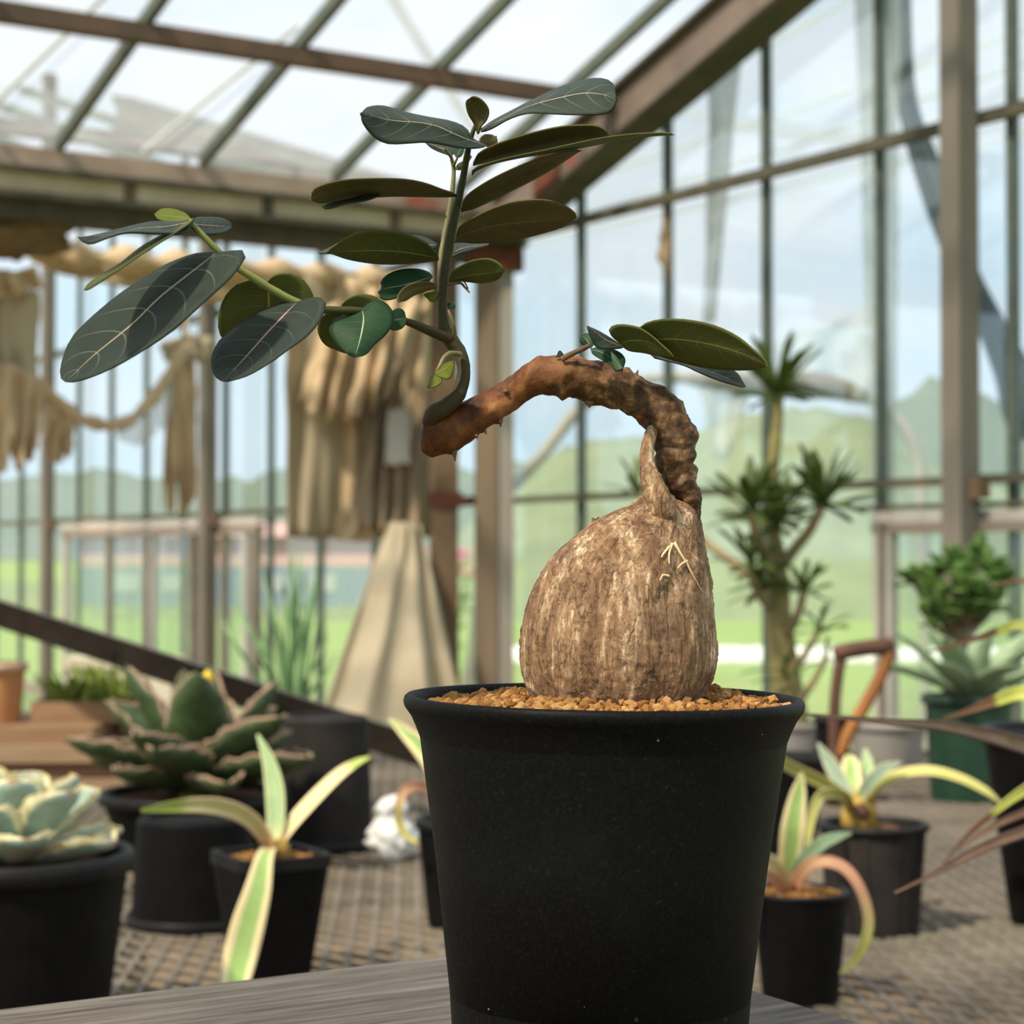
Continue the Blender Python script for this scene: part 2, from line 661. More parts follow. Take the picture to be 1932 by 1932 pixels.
def gs(px, off=0.0):
    k = (px - CX) / FPX
    c = CORNER + VA * off
    return (k * c[1] - c[0]) / (VB[0] - k * VB[1])


def roof_h(s):
    if s < 0:
        q = (-s) % 6.0
        return CAM_H + 1.2 + SLOPE * min(q, 6.0 - q)
    return CAM_H + 1.2 + SLOPE * abs(s)


wall = empty('wall_back', G(0, 0, 0), 'glazed end wall of the greenhouse with thin dark green glazing bars', kind='structure')
MULL = [0.42 + 0.466 * (k - 1) for k in range(-23, 9)]
for s_ in MULL:
    MB().box(G(s_, 0, (roof_h(s_) - 0.03) / 2), (0.023, 0.024, roof_h(s_) - 0.03), rz=math.atan2(VB[1], VB[0])).build('glazing_bar', 'mullion_paint', wall)
s0, s1 = MULL[0], MULL[-1]
for h_, th, mt, of in ((1.08, 0.030, 'rail_paint', 0.035), (0.19, 0.022, 'rail_paint', 0.03), (-0.72, 0.05, 'aluminium_dark', 0.03)):
    MB().bar(G(s0, of, H(h_)), G(s1, of, H(h_)), 0.03, th).build('rail', mt, wall)
MB().bar(G(gs(1640), 0.03, H(0.128)), G(s1, 0.03, H(0.128)), 0.02, 0.013).build('rail', 'dark_steel', wall)
edges = MULL
LEV = [0.04, H(-0.72), H(0.19), H(1.08)]
for i in range(len(edges) - 1):
    a_, b_ = edges[i] + 0.013, edges[i + 1] - 0.013
    for j in range(4):
        z0 = LEV[j] + 0.012
        if j < 3:
            za = zb = LEV[j + 1] - 0.012
        else:
            za, zb = roof_h(a_) - 0.035, roof_h(b_) - 0.035
        mb = MB()
        vs = [G(a_, -0.006, z0), G(b_, -0.006, z0), G(b_, -0.006, zb), G(a_, -0.006, za), G(a_, -0.010, z0), G(b_, -0.010, z0), G(b_, -0.010, zb), G(a_, -0.010, za)]
        mb.add(vs, [(0, 1, 2, 3), (7, 6, 5, 4), (0, 4, 5, 1), (1, 5, 6, 2), (2, 6, 7, 3), (3, 7, 4, 0)])
        mb.build('pane', 'wall_glass', wall)
MB().bar(G(s0, 0, 0.02), G(s1, 0, 0.02), 0.12, 0.12).build('sill', 'aluminium_dark', wall)

RZ = math.atan2(VB[1], VB[0])


def column(s_, off, w, d, top, mat_, label):
    e = empty('column', G(s_, off, 0), label, 'column', kind='structure')
    MB().box(G(s_, off, top / 2), (w, d, top), rz=RZ).build('shaft', mat_, e)
    MB().box(G(s_, off, 0.012), (w * 1.9, d * 1.9, 0.024), rz=RZ).build('base_plate', mat_, e)
    MB().box(G(s_ + w * 0.75, off - d * 0.2, H(0.165)), (w * 0.5, d * 0.6, 0.05), rz=RZ).build('bracket', 'rust_pipe', e)
    return e


column(gs(1813, 0.10), 0.10, 0.066, 0.066, roof_h(2.0) - 0.1, 'post_grey', 'square taupe steel post of the end wall under the sloping rafter')
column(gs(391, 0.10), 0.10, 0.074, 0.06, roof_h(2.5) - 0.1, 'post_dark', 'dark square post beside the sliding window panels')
column(gs(89, 0.10), 0.10, 0.066, 0.06, roof_h(4.7) - 0.1, 'post_grey', 'slim grey post of the end wall behind the ragged hanging cloth')

# corner column under the valley: an H-section
cc = empty('column', G(gs(932, 0.10), 0.10, 0), 'broad brown and grey steel column where the valley gutter meets the end wall', 'column', kind='structure')
ccx = np.array([1.0, 0, 0])
p0 = G(gs(916, 0.12), 0.12, 0)
p1 = G(gs(950, 0.06), 0.06, 0)
MB().box(p0 + UPV * (H(1.04) / 2), (0.068, 0.07, H(1.04)), rz=0.1).build('flange', 'column_brown', cc)
MB().box(p1 + UPV * (H(1.04) / 2), (0.062, 0.07, H(1.04)), rz=0.1).build('flange', 'column_grey', cc)
MB().box((p0 + p1) / 2 + np.array([0.0, 0.02, H(1.04) / 2]), (0.05, 0.02, H(1.04)), rz=0.1).build('web', 'column_brown', cc)
MB().box((p0 + p1) / 2 + np.array([0.0, -0.02, H(1.0)]), (0.19, 0.09, 0.07), rz=0.1).build('head_plate', 'red_rust', cc)

dp = empty('drain_pipe', G(0, 0.27, 0), 'rusty brown drain pipe standing left of the corner column', 'pipe')
pq = G(0, 0.27, 0)
pq[0] = at(838, 1050, pq[1])[0]
MB().box(pq + UPV * (H(1.0) / 2), (0.082, 0.07, H(1.0)), rz=0.25).build('shaft', 'rust_pipe', dp)
MB().bar(pq + UPV * H(0.185) + np.array([0.03, 0, 0]), p0 + UPV * H(0.195) + np.array([-0.042, -0.01, 0]), 0.02, 0.02).build('bracket', 'red_rust', dp)
MB().box(pq + np.array([0.005, 0, H(0.19)]), (0.10, 0.085, 0.05), rz=0.25).build('clamp', 'red_rust', dp)
MB().box(pq + np.array([0.0, 0, H(-0.42)]), (0.09, 0.078, 0.09), rz=0.25).build('collar', 'red_rust', dp)

# valley gutter running from the corner towards the left and over the camera's left
gut = empty('trim_1', G(0, 0, H(1.0)), 'weathered valley gutter with rust stained beams under the roof', kind='structure')
TL = 6.4
MB().bar(G(0.0, 0.0, H(1.165)), G(0.0, TL, H(1.165)), 0.20, 0.062).build('gutter_beam', 'taupe_steel', gut)
MB().bar(G(0.02, 0.0, H(1.128)), G(0.02, TL, H(1.128)), 0.19, 0.016).build('seam', 'dark_steel', gut)
MB().bar(G(0.0, 0.0, H(1.093)), G(0.0, TL, H(1.093)), 0.17, 0.058).build('gutter_beam', 'beige_steel', gut)
MB().bar(G(0.02, 0.0, H(1.056)), G(0.02, TL, H(1.056)), 0.17, 0.018).build('seam', 'dark_steel', gut)
MB().bar(G(-0.02, 0.0, H(1.022)), G(-0.02, TL, H(1.022)), 0.13, 0.05).build('gutter_beam', 'dark_steel', gut)
for k in range(9):
    tt = 0.28 + 0.227 * (2 * k + 1)
    MB().box(G(0.09, tt, H(1.095)), (0.012, 0.035, 0.064), rz=RZ).build('strap', ['rust_pipe', 'dark_steel'][k % 2], gut)


def R(t, u, dh=0.0):
    """point on the roof slope: t along the gutter, u up the slope (plan metres)"""
    return G(u, t, H(1.2 + SLOPE * abs(u) + dh)) if u <= 3.6 else G(u, t, H(1.2 + SLOPE * (7.2 - u) + dh))


ceil_ = empty('ceiling', G(0, 0, H(1.2)), 'glass roof of the greenhouse with dark glazing bars', kind='structure')
TB = [0.28 + 0.4535 * k for k in range(13)]
slopes = [(0.10, 3.6), (3.6, 7.1), (-0.10, -3.0)]
for (ua, ub) in slopes:
    for t_ in TB:
        MB().bar(R(t_, ua, -0.02), R(t_, ub, -0.02), 0.026, 0.036).build('glazing_bar', 'roof_bar_paint', ceil_)
    n = 3
    for i in range(-1, len(TB) - 1):
        ta = (0.02 if i < 0 else TB[i]) + 0.013
        tb = TB[i + 1] - 0.013
        for j in range(n):
            u0 = ua + (ub - ua) * j / n
            u1 = ua + (ub - ua) * (j + 1) / n
            mb = MB()
            q = [R(ta, u0), R(tb, u0), R(tb, u1), R(ta, u1)]
            q2 = [p + UPV * 0.004 for p in q]
            mb.add(q + q2, [(3, 2, 1, 0), (4, 5, 6, 7), (0, 1, 5, 4), (1, 2, 6, 5), (2, 3, 7, 6), (3, 0, 4, 7)])
            mb.build('pane', 'roof_glass', ceil_)
for u_ in (0.78, 2.2, 3.6, 5.0, 6.4, -1.4):
    MB().bar(R(0.0, u_, -0.06), R(TL, u_, -0.06), 0.05, 0.05).build('purlin', 'purlin_rust', ceil_)
    MB().bar(R(0.0, u_ - 0.03, -0.035), R(TL, u_ - 0.03, -0.035), 0.03, 0.012).build('flange', 'dark_steel', ceil_)
# pale lap joint of the panes and a pale wind brace lying over the glass
MB().bar(R(0.0, 0.645, 0.012), R(TL, 0.645, 0.012), 0.035, 0.006).build('lap_strip', 'vinyl_haze', ceil_)


def roof_hit(px, py, dh=0.0):
    """pixel -> point on the near roof slope"""
    d = ray(px, py)
    nrm = np.cross(VA, VB + UPV * SLOPE)
    p0_ = R(0, 0, dh)
    k = np.dot(p0_ - np.array([0, 0, CAM_H]), nrm) / np.dot(d, nrm)
    return np.array([0, 0, CAM_H]) + d * k


MB().bar(roof_hit(725, -30, 0.03), roof_hit(905, 265, 0.03), 0.030, 0.01).build('brace', 'vinyl_film', ceil_)
MB().bar(roof_hit(-60, 245, 0.03), roof_hit(200, -10, 0.03), 0.012, 0.01).build('brace', 'wire_pale', ceil_)
MB().bar(roof_hit(270, 285, 0.03), roof_hit(560, 50, 0.03), 0.012, 0.01).build('brace', 'wire_pale', ceil_)

# end rafters
for sg, lab in ((1, 'r'), (-1, 'l')):
    q0 = G(0.0, 0.08, H(1.2 - 0.10))
    q1 = G(sg * 3.4, 0.08, H(1.2 - 0.10 + SLOPE * 3.4))
    upr = np.array([0, 0, 1.0])
    MB().bar(q0, q1, 0.09, 0.145, upr).build('rafter', 'rafter_steel', ceil_)
    MB().bar(q0 + UPV * -0.078 + VA * 0.012, q1 + UPV * -0.078 + VA * 0.012, 0.12, 0.014, upr).build('flange', 'dark_steel', ceil_)
    MB().bar(q0 + UPV * 0.078 + VA * 0.012, q1 + UPV * 0.078 + VA * 0.012, 0.12, 0.014, upr).build('flange', 'dark_steel', ceil_)
MB().box(G(0.42, 0.137, H(1.2 - 0.10 + SLOPE * 0.42)), (0.14, 0.012, 0.11), axes=[(VB + UPV * SLOPE) / np.linalg.norm(VB + UPV * SLOPE), VA, UPV]).build('splice_plate', 'red_rust', ceil_)

# sliding panels in the left part of the end wall
dr = empty('door_1', G(gs(300), 0.04, 0), 'row of grey framed sliding glass panels in the end wall', kind='structure')


def vbar(px, wpx, h0, h1, mat_, parent, off=0.05, name='stile', d=0.03):
    s_ = gs(px, off)
    y_ = G(s_, off, 0)[1]
    w = wpx * y_ / FPX / 0.85
    return MB().box(G(s_, off, (h0 + h1) / 2), (w, d, h1 - h0), rz=RZ).build(name, mat_, parent)


for px, w, mt in ((126, 11, 'aluminium'), (206, 8, 'aluminium_dark'), (277, 9, 'aluminium_dark'), (290, 9, 'aluminium'), (364, 12, 'aluminium_dark'), (424, 10, 'aluminium_dark'), (467, 14, 'aluminium'), (484, 14, 'aluminium_dark')):
    vbar(px, w, 0.05, H(0.13), mt, dr)
for h_, th, mt in ((0.155, 0.022, 'aluminium'), (0.118, 0.038, 'aluminium_dark'), (-0.9, 0.06, 'aluminium_dark')):
    MB().bar(G(gs(120, 0.05), 0.05, H(h_)), G(gs(491, 0.05), 0.05, H(h_)), 0.035, th).build('head_rail' if h_ > 0 else 'bottom_rail', mt, dr)
for xa, xb in ((130, 203), (209, 273), (294, 359), (428, 462)):
    sa, sb = gs(xa, 0.05), gs(xb, 0.05)
    MB().box((G(sa, 0.05, H(-0.38)) + G(sb, 0.05, H(-0.38))) / 2, (abs(sb - sa), 0.004, 0.95), rz=RZ).build('pane', 'wall_glass', dr)

wn = empty('window_1', G(gs(1670), 0.04, 0), 'grey aluminium framed sliding window at the right of the end wall', kind='structure')
vbar(1671, 38, 0.35, H(0.115), 'aluminium', wn, 0.05)
vbar(1662, 6, 0.35, H(0.09), 'aluminium_dark', wn, 0.075, 'groove', 0.012)
MB().bar(G(gs(1652, 0.05), 0.036, H(0.10)), G(3.7, 0.036, H(0.10)), 0.05, 0.028).build('head_rail', 'aluminium', wn)
MB().bar(G(gs(1652, 0.05), 0.036, H(0.073)), G(3.7, 0.036, H(0.073)), 0.06, 0.026).build('head_rail', 'aluminium_dark', wn)
MB().bar(G(gs(1652, 0.05), 0.036, H(-0.44)), G(3.7, 0.036, H(-0.44)), 0.05, 0.03).build('sill_rail', 'aluminium', wn)
sa, sb = gs(1692, 0.05), 3.65
MB().box((G(sa, 0.05, H(-0.185)) + G(sb, 0.05, H(-0.185))) / 2, (abs(sb - sa), 0.004, 0.48), rz=RZ).build('pane', 'wall_glass', wn)

# floor, field, hills
fl = MB()
fl.add([G(-11, -0.05, 0.0), G(7.4, -0.05, 0.0), G(7.4, 8, 0.0), G(-11, 8, 0.0), G(-11, -0.05, -0.08), G(7.4, -0.05, -0.08), G(7.4, 8, -0.08), G(-11, 8, -0.08)],
       [(0, 1, 2, 3), (7, 6, 5, 4), (0, 4, 5, 1), (1, 5, 6, 2), (2, 6, 7, 3), (3, 7, 4, 0)])
tag(fl.build('floor', 'soil_floor'), 'bare brown earth floor of the greenhouse', kind='structure')
gr = MB()
gr.add([(-900, -60, -0.06), (900, -60, -0.06), (900, 1500, -0.06), (-900, 1500, -0.06)], [(0, 1, 2, 3)])
tag(gr.build('ground', 'grass'), 'bright green grass field outside the greenhouse', kind='structure')


def ridge(name, prof, y0, y1, mat_, label, rough_, seed):
    xs = np.linspace(prof[0][0], prof[-1][0], 150)
    ys = np.interp(xs, [p[0] for p in prof], [p[1] for p in prof])
    mb = MB()
    rows = 14
    P = []
    for j in range(rows + 4):
        row = []
        f = min(1.0, j / rows)
        back = max(0, j - rows)
        Y = y0 + (y1 - y0) * f + back * (y1 - y0) * 0.4
        for x, y in zip(xs, ys):
            top = at(x, y, y1)
            q = at(x, 1050, Y)
            zt = top[2] + rough_ * fnz((x * 0.012, seed, j * 0.35), 3.0)
            z = -0.06 + (zt + 0.06) * (f ** 0.8) * (1 - 0.28 * back)
            row.append((q[0], Y, z + (rough_ * 0.6 * fnz((x * 0.02, Y * 0.2, seed), 2.0) if 0 < j else 0)))
        P.append(row)
    n, m = len(P), len(P[0])
    mb.add([p for r in P for p in r], [(i * m + j, i * m + j + 1, (i + 1) * m + j + 1, (i + 1) * m + j) for i in range(n - 1) for j in range(m - 1)])
    o = mb.build(name, mat_, smooth=True)
    return tag(o, label, kind='structure')


ridge('hill', [(-500, 1117), (700, 1117), (820, 1060), (930, 940), (1000, 885), (1060, 850), (1120, 828), (1200, 822), (1260, 830), (1340, 800), (1440, 772), (1560, 768), (1650, 790), (1720, 850), (1800, 900), (1932, 930), (2300, 900), (2700, 960)],
      36, 62, 'hill_green', 'overgrown green bank rising behind the field outside', 0.16, 3.1)
ridge('mountain', [(-1500, 880), (-600, 870), (-200, 890), (0, 900), (200, 890), (420, 905), (600, 893), (800, 900), (950, 880), (1200, 850), (1500, 840), (1650, 800), (1710, 735), (1760, 712), (1830, 735), (1932, 790), (2200, 800), (2800, 700), (3400, 850)],
      480, 620, 'mountain_forest', 'wooded mountain far behind the field', 3.0, 7.7)

# low white row cover across the field
p_a, p_b = onz(900, 1250, -0.06), onz(2100, 1252, -0.06)
rc = empty('row_cover', (p_a + p_b) / 2, 'long low white vinyl row cover lying across the green field', 'row cover')
mb = MB()
P = []
for i in range(41):
    c = p_a + (p_b - p_a) * i / 40
    row = []
    for j in range(11):
        a = math.pi * j / 10
        sag = 0.9 + 0.1 * abs(math.cos(i * math.pi / 2))
        row.append(c + np.array([0, -0.22 * math.cos(a), 0.19 * sag * math.sin(a)]))
    P.append(row)
mb.shell(P, 0.006, facing=np.array([0, -0.5, 1]))
mb.build('cover_sheet', 'white_vinyl', rc, smooth=True)
for i in range(0, 41, 4):
    c = p_a + (p_b - p_a) * i / 40
    MB().tube([c + np.array([0, -0.225 * math.cos(math.pi * j / 10), 0.195 * math.sin(math.pi * j / 10)]) for j in range(11)], 0.008, 6).build('hoop', 'aluminium', rc)

# long low shed beyond the sliding panels
sh_c = onz(440, 1145, -0.06)
shed = empty('shed', sh_c, 'long low shed with faded pink upper wall and blue lower wall beyond the field', 'shed')
Y0 = sh_c[1]
def shx(px):
    return at(px, 1050, Y0)[0]
def shz(py):
    return at(966, py, Y0)[2]
x0, x1 = shx(150), shx(700)
MB().box(((x0 + x1) / 2, Y0 + 1.5, (shz(1068) - 0.06) / 2), (x1 - x0, 3.0, shz(1068) + 0.06)).build('lower_wall', 'shed_blue', shed)
MB().box(((x0 + x1) / 2, Y0 + 1.52, (shz(1068) + shz(1010)) / 2), (x1 - x0, 3.0, shz(1010) - shz(1068))).build('upper_wall', 'shed_pink', shed)
rf = MB()
zt = shz(1012)
rf.add([(x0 - .2, Y0 - .25, zt), (x1 + .2, Y0 - .25, zt), (x1 + .2, Y0 + 3.2, zt), (x0 - .2, Y0 + 3.2, zt), (x0 - .2, Y0 + 1.5, zt + 0.35), (x1 + .2, Y0 + 1.5, zt + 0.35)],
       [(3, 2, 1, 0), (0, 1, 5, 4), (2, 3, 4, 5), (1, 2, 5), (3, 0, 4)])
rf.build('roof', 'shed_pink', shed)
for px in (240, 330, 520, 610):
    MB().box((shx(px), Y0 - 0.01, (shz(1075) + shz(1125)) / 2), (0.55, 0.03, 0.4)).build('window', 'wire_pale', shed)

# pink blossoms outside beside the column
random.seed(5)
bc = onz(846, 1400, -0.06)
bl = empty('flowering_shrub', (at(846, 1050, 12.0)[0], 12.0, -0.06), 'shrub with bright pink blossoms standing outside behind the drain pipe', 'shrub')
base = np.array([at(846, 1050, 12.0)[0], 12.0, -0.06])
for k in range(5):
    tip = at(846 + random.uniform(-40, 40), 1065 + random.uniform(-10, 40), 12.0 + random.uniform(-.1, .1))
    MB().tube(catmull([base, (base + tip) / 2 + np.array([random.uniform(-.05, .05), 0, 0]), tip], 6), [0.014, 0.012, 0.011, 0.01, 0.008, 0.006], 6).build('stem', 'shrub_green', bl)
for nm, mt, cnt, y0_, y1_ in (('blossom', 'blossom_pink', 46, 1035, 1088), ('leaf', 'shrub_green', 40, 1080, 1250)):
    for k in range(cnt):
        c = at(846 + random.gauss(0, 27), random.uniform(y0_, y1_), 12.0 + random.uniform(-.12, .12))
        mb = MB()
        r = random.uniform(0.025, 0.05)
        mb.lathe([(0.2 * r, -r * .3), (r, r * .25), (r * .9, r * .4), (r * .2, r * .15)], c, 6, close_top=True)
        mb.build(nm, mt, bl)


# ------------------------------------------------------------------ cloth, nets and pipes
def cloth(name, mat_, top, bot, folds, amp, label, cat='cloth', group=None, parent=None, rows=22, cols=48, fray=0.0, thick=0.004, seed=1.0, kind=None):
    Tp = resample(top, cols)
    Bp = resample(bot, cols)
    P = []
    for i in range(rows):
        v = i / (rows - 1)
        row = []
        for j in range(cols):
            u = j / (cols - 1)
            fr = 1.0
            if fray:
                fr = 1 - fray * max(0, fnz((u * 7 + seed, seed * 3.1, 0), 1.7)) * v
            vv = v * fr
            q = Tp[j] * (1 - vv) + Bp[j] * vv
            ph = 2 * math.pi * folds * u + 1.6 * nz((u * 3, v * 1.5, seed), 1.0) * 2
            p = at(q[0] + 4 * nz((u * 4, v * 5, seed * 2)), q[1] + 5 * nz((u * 5, v * 4, seed * 5)), q[2] + amp * math.sin(ph) * (0.35 + 0.65 * v) + amp * 1.2 * nz((u * 5, v * 3, seed)))
            row.append(p)
        P.append(row)
    mb = MB()
    mb.shell(P, thick, facing=np.array([0, -1, 0]))
    o = mb.build(name, mat_, parent, smooth=True)
    if parent is None:
        tag(o, label, cat, group, kind)
    return o


def outside(px, off=-0.05):
    """distance of the end wall's outer side along this column of pixels"""
    return G(gs(px, off), off, 0)[1]


# bundled thermal curtain under the valley
bun = empty('thermal_curtain', at(400, 520, 6.7), 'rolled up beige thermal curtain bundled below the valley gutter', 'curtain')
path = [(60, 468, 6.25), (160, 486, 6.33), (300, 498, 6.47), (430, 507, 6.62), (560, 517, 6.76), (680, 527, 6.90), (790, 539, 7.01), (812, 541, 7.03)]
pts = catmull([at(*p) for p in path], 70)
mb = MB()
mb.tube(pts, [0.040 + 0.012 * math.sin(i * 0.9) + 0.012 * nz((i * 0.3, 1, 2)) for i in range(70)], 14)
mb.build('rolled_cloth', 'cloth_beige', bun, smooth=True)
cloth('loose_flap', 'cloth_beige', [(75, 488, 6.24), (240, 506, 6.40), (430, 520, 6.60), (560, 530, 6.74)], [(85, 505, 6.24), (230, 545, 6.38), (330, 560, 6.48), (430, 575, 6.58), (560, 560, 6.72)], 3, 0.02, None, parent=bun, rows=10)
MB().tube(catmull([at(-80, 452, 6.12), at(300, 486, 6.47), at(818, 532, 7.04)], 20), 0.007, 6).build('wire', 'dark_steel', bun)

# heap and hanging rags at the far left
rag = empty('ragged_curtain', at(40, 430, 6.0), 'bunched ragged cloth heap hanging down in the left corner beside the slim post', 'curtain')
random.seed(3)
mb = MB()
P = []
cen = at(30, 440, 5.95)
for i in range(22):
    th = math.pi * i / 21
    row = []
    for j in range(33):
        ph = 2 * math.pi * j / 32
        d = np.array([math.sin(th) * math.cos(ph), math.sin(th) * math.sin(ph), math.cos(th)])
        k = 1 + 0.32 * fnz(d * 1.6 + np.array([4, 1, 2]), 1.3)
        row.append(cen + d * np.array([0.17, 0.13, 0.075]) * k)
    P.append(row)
n_, m_ = 22, 33
mb.add([p for r in P for p in r], [(i * m_ + j, (i + 1) * m_ + j, (i + 1) * m_ + j + 1, i * m_ + j + 1) for i in range(n_ - 1) for j in range(m_ - 1)])
mb.build('bunched_cloth', 'cloth_brown', rag, smooth=True)
cloth('frayed_edge', 'cloth_beige', [(-30, 392, 5.9), (60, 392, 5.9), (130, 408, 5.95), (165, 425, 6.0)], [(-30, 425, 5.85), (60, 420, 5.85), (120, 432, 5.9), (150, 432, 5.95)], 5, 0.015, None, parent=rag, rows=8, cols=30, fray=0.3)
cloth('hanging_panel', 'cloth_pale', [(-60, 540, 5.9), (20, 545, 5.9), (76, 548, 5.95)], [(-60, 740, 5.9), (20, 735, 5.9), (70, 730, 5.95)], 3, 0.02, None, parent=rag, fray=0.1, seed=2.3)
cloth('hanging_rag', 'cloth_beige', [(-40, 680, 5.85), (30, 690, 5.85), (88, 720, 5.9)], [(-40, 895, 5.85), (25, 890, 5.85), (68, 862, 5.9)], 4, 0.03, None, parent=rag, fray=0.35, seed=4.4)
cloth('hanging_rag', 'cloth_beige', [(-30, 500, 5.85), (30, 512, 5.85), (70, 500, 5.9)], [(-30, 570, 5.85), (20, 560, 5.85), (80, 545, 5.9)], 3, 0.03, None, parent=rag, fray=0.3, seed=9.4, rows=12)
pts = catmull([at(70, 722, 5.95), at(100, 748, 6.0), at(140, 783, 6.05), (at(175, 797, 6.1)), at(212, 803, 6.1), at(250, 790, 6.15), at(290, 748, 6.2), at(332, 686, 6.25), at(352, 655, 6.3)], 46)
sw = empty('curtain_swag', at(200, 800, 6.1), 'twisted rope of beige cloth sagging between the rags and the dark post', 'cloth')
MB().tube(pts, [0.020 + 0.004 * math.sin(i * 0.8) + 0.003 * math.sin(i * 2.1) for i in range(46)], 12).build('twisted_cloth', 'cloth_beige', sw, smooth=True)
MB().tube([at(352, 655, 6.3), at(350, 580, 6.41), at(347, 502, 6.51)], 0.004, 6).build('cord', 'cloth_beige', sw)
cloth('tattered_strip', 'cloth_beige', [(318, 690, 6.24), (345, 668, 6.28), (368, 680, 6.3)], [(305, 960, 6.26), (335, 985, 6.28), (372, 930, 6.3)], 2, 0.025, None, parent=sw, fray=0.45, seed=3.3, cols=26)
cloth('tattered_strip', 'cloth_beige', [(92, 752, 6.0), (120, 768, 6.02), (142, 785, 6.05)], [(84, 860, 6.0), (112, 872, 6.02), (136, 866, 6.05)], 2, 0.02, None, parent=sw, fray=0.3, seed=6.3, cols=20)
cloth('tattered_strip', 'vinyl_film', [(220, 800, 6.1), (270, 775, 6.16), (330, 700, 6.24)], [(225, 830, 6.1), (262, 840, 6.16), (330, 800, 6.24)], 2, 0.02, None, parent=sw, fray=0.5, seed=7.3, cols=20, rows=10)
cloth('tattered_strip', 'cloth_pale', [(300, 648, 6.25), (360, 628, 6.3), (410, 640, 6.35)], [(310, 680, 6.25), (350, 700, 6.3), (405, 672, 6.35)], 3, 0.02, None, parent=sw, fray=0.5, seed=8.1, cols=20, rows=10)

hang = empty('hanging_curtain', at(700, 540, 6.6), 'tall worn beige curtain gathered at the middle and flaring out beside the drain pipe', 'curtain')
cloth('panel', 'cloth_pale', [(538, 512, 6.71), (600, 518, 6.78), (665, 524, 6.85)], [(541, 1012, 6.75), (600, 1018, 6.80), (664, 1012, 6.85)], 1.5, 0.015, None, parent=hang, seed=1.2)
cloth('panel', 'cloth_beige', [(640, 522, 6.81), (700, 528, 6.88), (790, 537, 6.98), (812, 540, 7.0)], [(650, 1000, 6.70), (690, 1020, 6.68), (735, 1012, 6.66), (800, 1000, 6.68)], 5, 0.035, None, parent=hang, seed=5.2)
cloth('bunched_fold', 'cloth_beige', [(600, 590, 6.76), (680, 545, 6.84), (760, 545, 6.90), (800, 570, 6.93)], [(562, 765, 6.68), (620, 800, 6.62), (690, 792, 6.66), (740, 740, 6.76)], 5, 0.06, None, parent=hang, seed=8.2, fray=0.25)
cloth('bunched_fold', 'cloth_tan', [(690, 740, 6.76), (760, 740, 6.80), (812, 730, 6.84)], [(660, 985, 6.62), (725, 1005, 6.54), (792, 1012, 6.53)], 4, 0.04, None, parent=hang, seed=2.2, fray=0.1)
cloth('hem', 'cloth_beige', [(640, 960, 6.62), (690, 955, 6.62), (725, 965, 6.64)], [(632, 1018, 6.6), (685, 1022, 6.6), (722, 1014, 6.62)], 2, 0.02, None, parent=hang, seed=6.2, rows=10)
cloth('plastic_scrap', 'cloth_plastic', [(732, 775, 6.70), (752, 770, 6.71), (774, 778, 6.72)], [(728, 874, 6.60), (752, 876, 6.59), (774, 872, 6.59)], 0.5, 0.006, None, parent=hang, seed=3.7, rows=10, cols=14)
cloth('skirt', 'cloth_pale', [(735, 985, 6.5), (765, 985, 6.48), (795, 990, 6.5)], [(560, 1480, 6.2), (640, 1490, 6.1), (740, 1490, 6.1), (830, 1490, 6.15), (905, 1480, 6.25)], 2.6, 0.035, None, parent=hang, seed=4.7, rows=40, cols=60)
cloth('side_strip', 'cloth_pale', [(785, 536, 6.99), (800, 538, 7.01), (816, 540, 7.02)], [(790, 1010, 6.86), (805, 1015, 6.88), (820, 1010, 6.90)], 1, 0.012, None, parent=hang, seed=7.7, cols=16)

# outside the glass: shade net, vinyl strips, hoop and pale slanting lines
netl = [(1668, -40, 5.75), (1690, 180, 5.75), (1722, 320, 5.72), (1770, 460, 5.7), (1830, 590, 5.62), (1872, 700, 5.55), (1890, 775, 5.5), (1915, 830, 5.5)]
netr = [(1716, -40, 5.72), (1728, 180, 5.7), (1770, 300, 5.68), (1812, 420, 5.62), (1862, 540, 5.55), (1930, 660, 5.45), (1985, 760, 5.4), (2010, 830, 5.4)]
P = []
A_, B_ = catmull(netl, 40), catmull(netr, 40)
for i in range(40):
    row = []
    for j in range(12):
        u = j / 11
        q = A_[i] * (1 - u) + B_[i] * u
        row.append(at(q[0], q[1], q[2] + 0.04 * math.sin(u * 9 + i * 0.15)))
    P.append(row)
tag(MB().shell(P, 0.003, facing=np.array([0, -1, 0])).build('shade_net', 'net_blue', smooth=True), 'torn dark blue shade net hanging outside behind the square taupe post', 'net')
cloth('vinyl_strip', 'vinyl_grey', [(1338, 90, outside(1338)), (1370, 80, outside(1370)), (1402, 70, outside(1402))], [(1328, 610, outside(1328)), (1338, 612, outside(1338)), (1350, 605, outside(1350))], 1, 0.02, 'narrow tapering strip of grey vinyl hanging outside the tall panes', 'vinyl', cols=14)
cloth('vinyl_strip', 'vinyl_film', [(1612, -60, outside(1612)), (1645, -60, outside(1645)), (1698, -60, outside(1698))], [(1645, 985, outside(1645)), (1665, 985, outside(1665)), (1692, 985, outside(1692))], 1, 0.02, 'long pale vinyl strip hanging outside along the glazing bar next to the window frame', 'vinyl', cols=14)
cloth('vinyl_sheet', 'vinyl_haze', [(1330, 690, 8.38), (1450, 648, 8.38), (1560, 610, 8.38), (1662, 560, 8.38)], [(1330, 720, 8.38), (1450, 720, 8.38), (1560, 735, 8.38), (1662, 770, 8.38)], 3, 0.05, 'slack hazy vinyl sheet stretched over the old hoop outside', 'vinyl', rows=12)
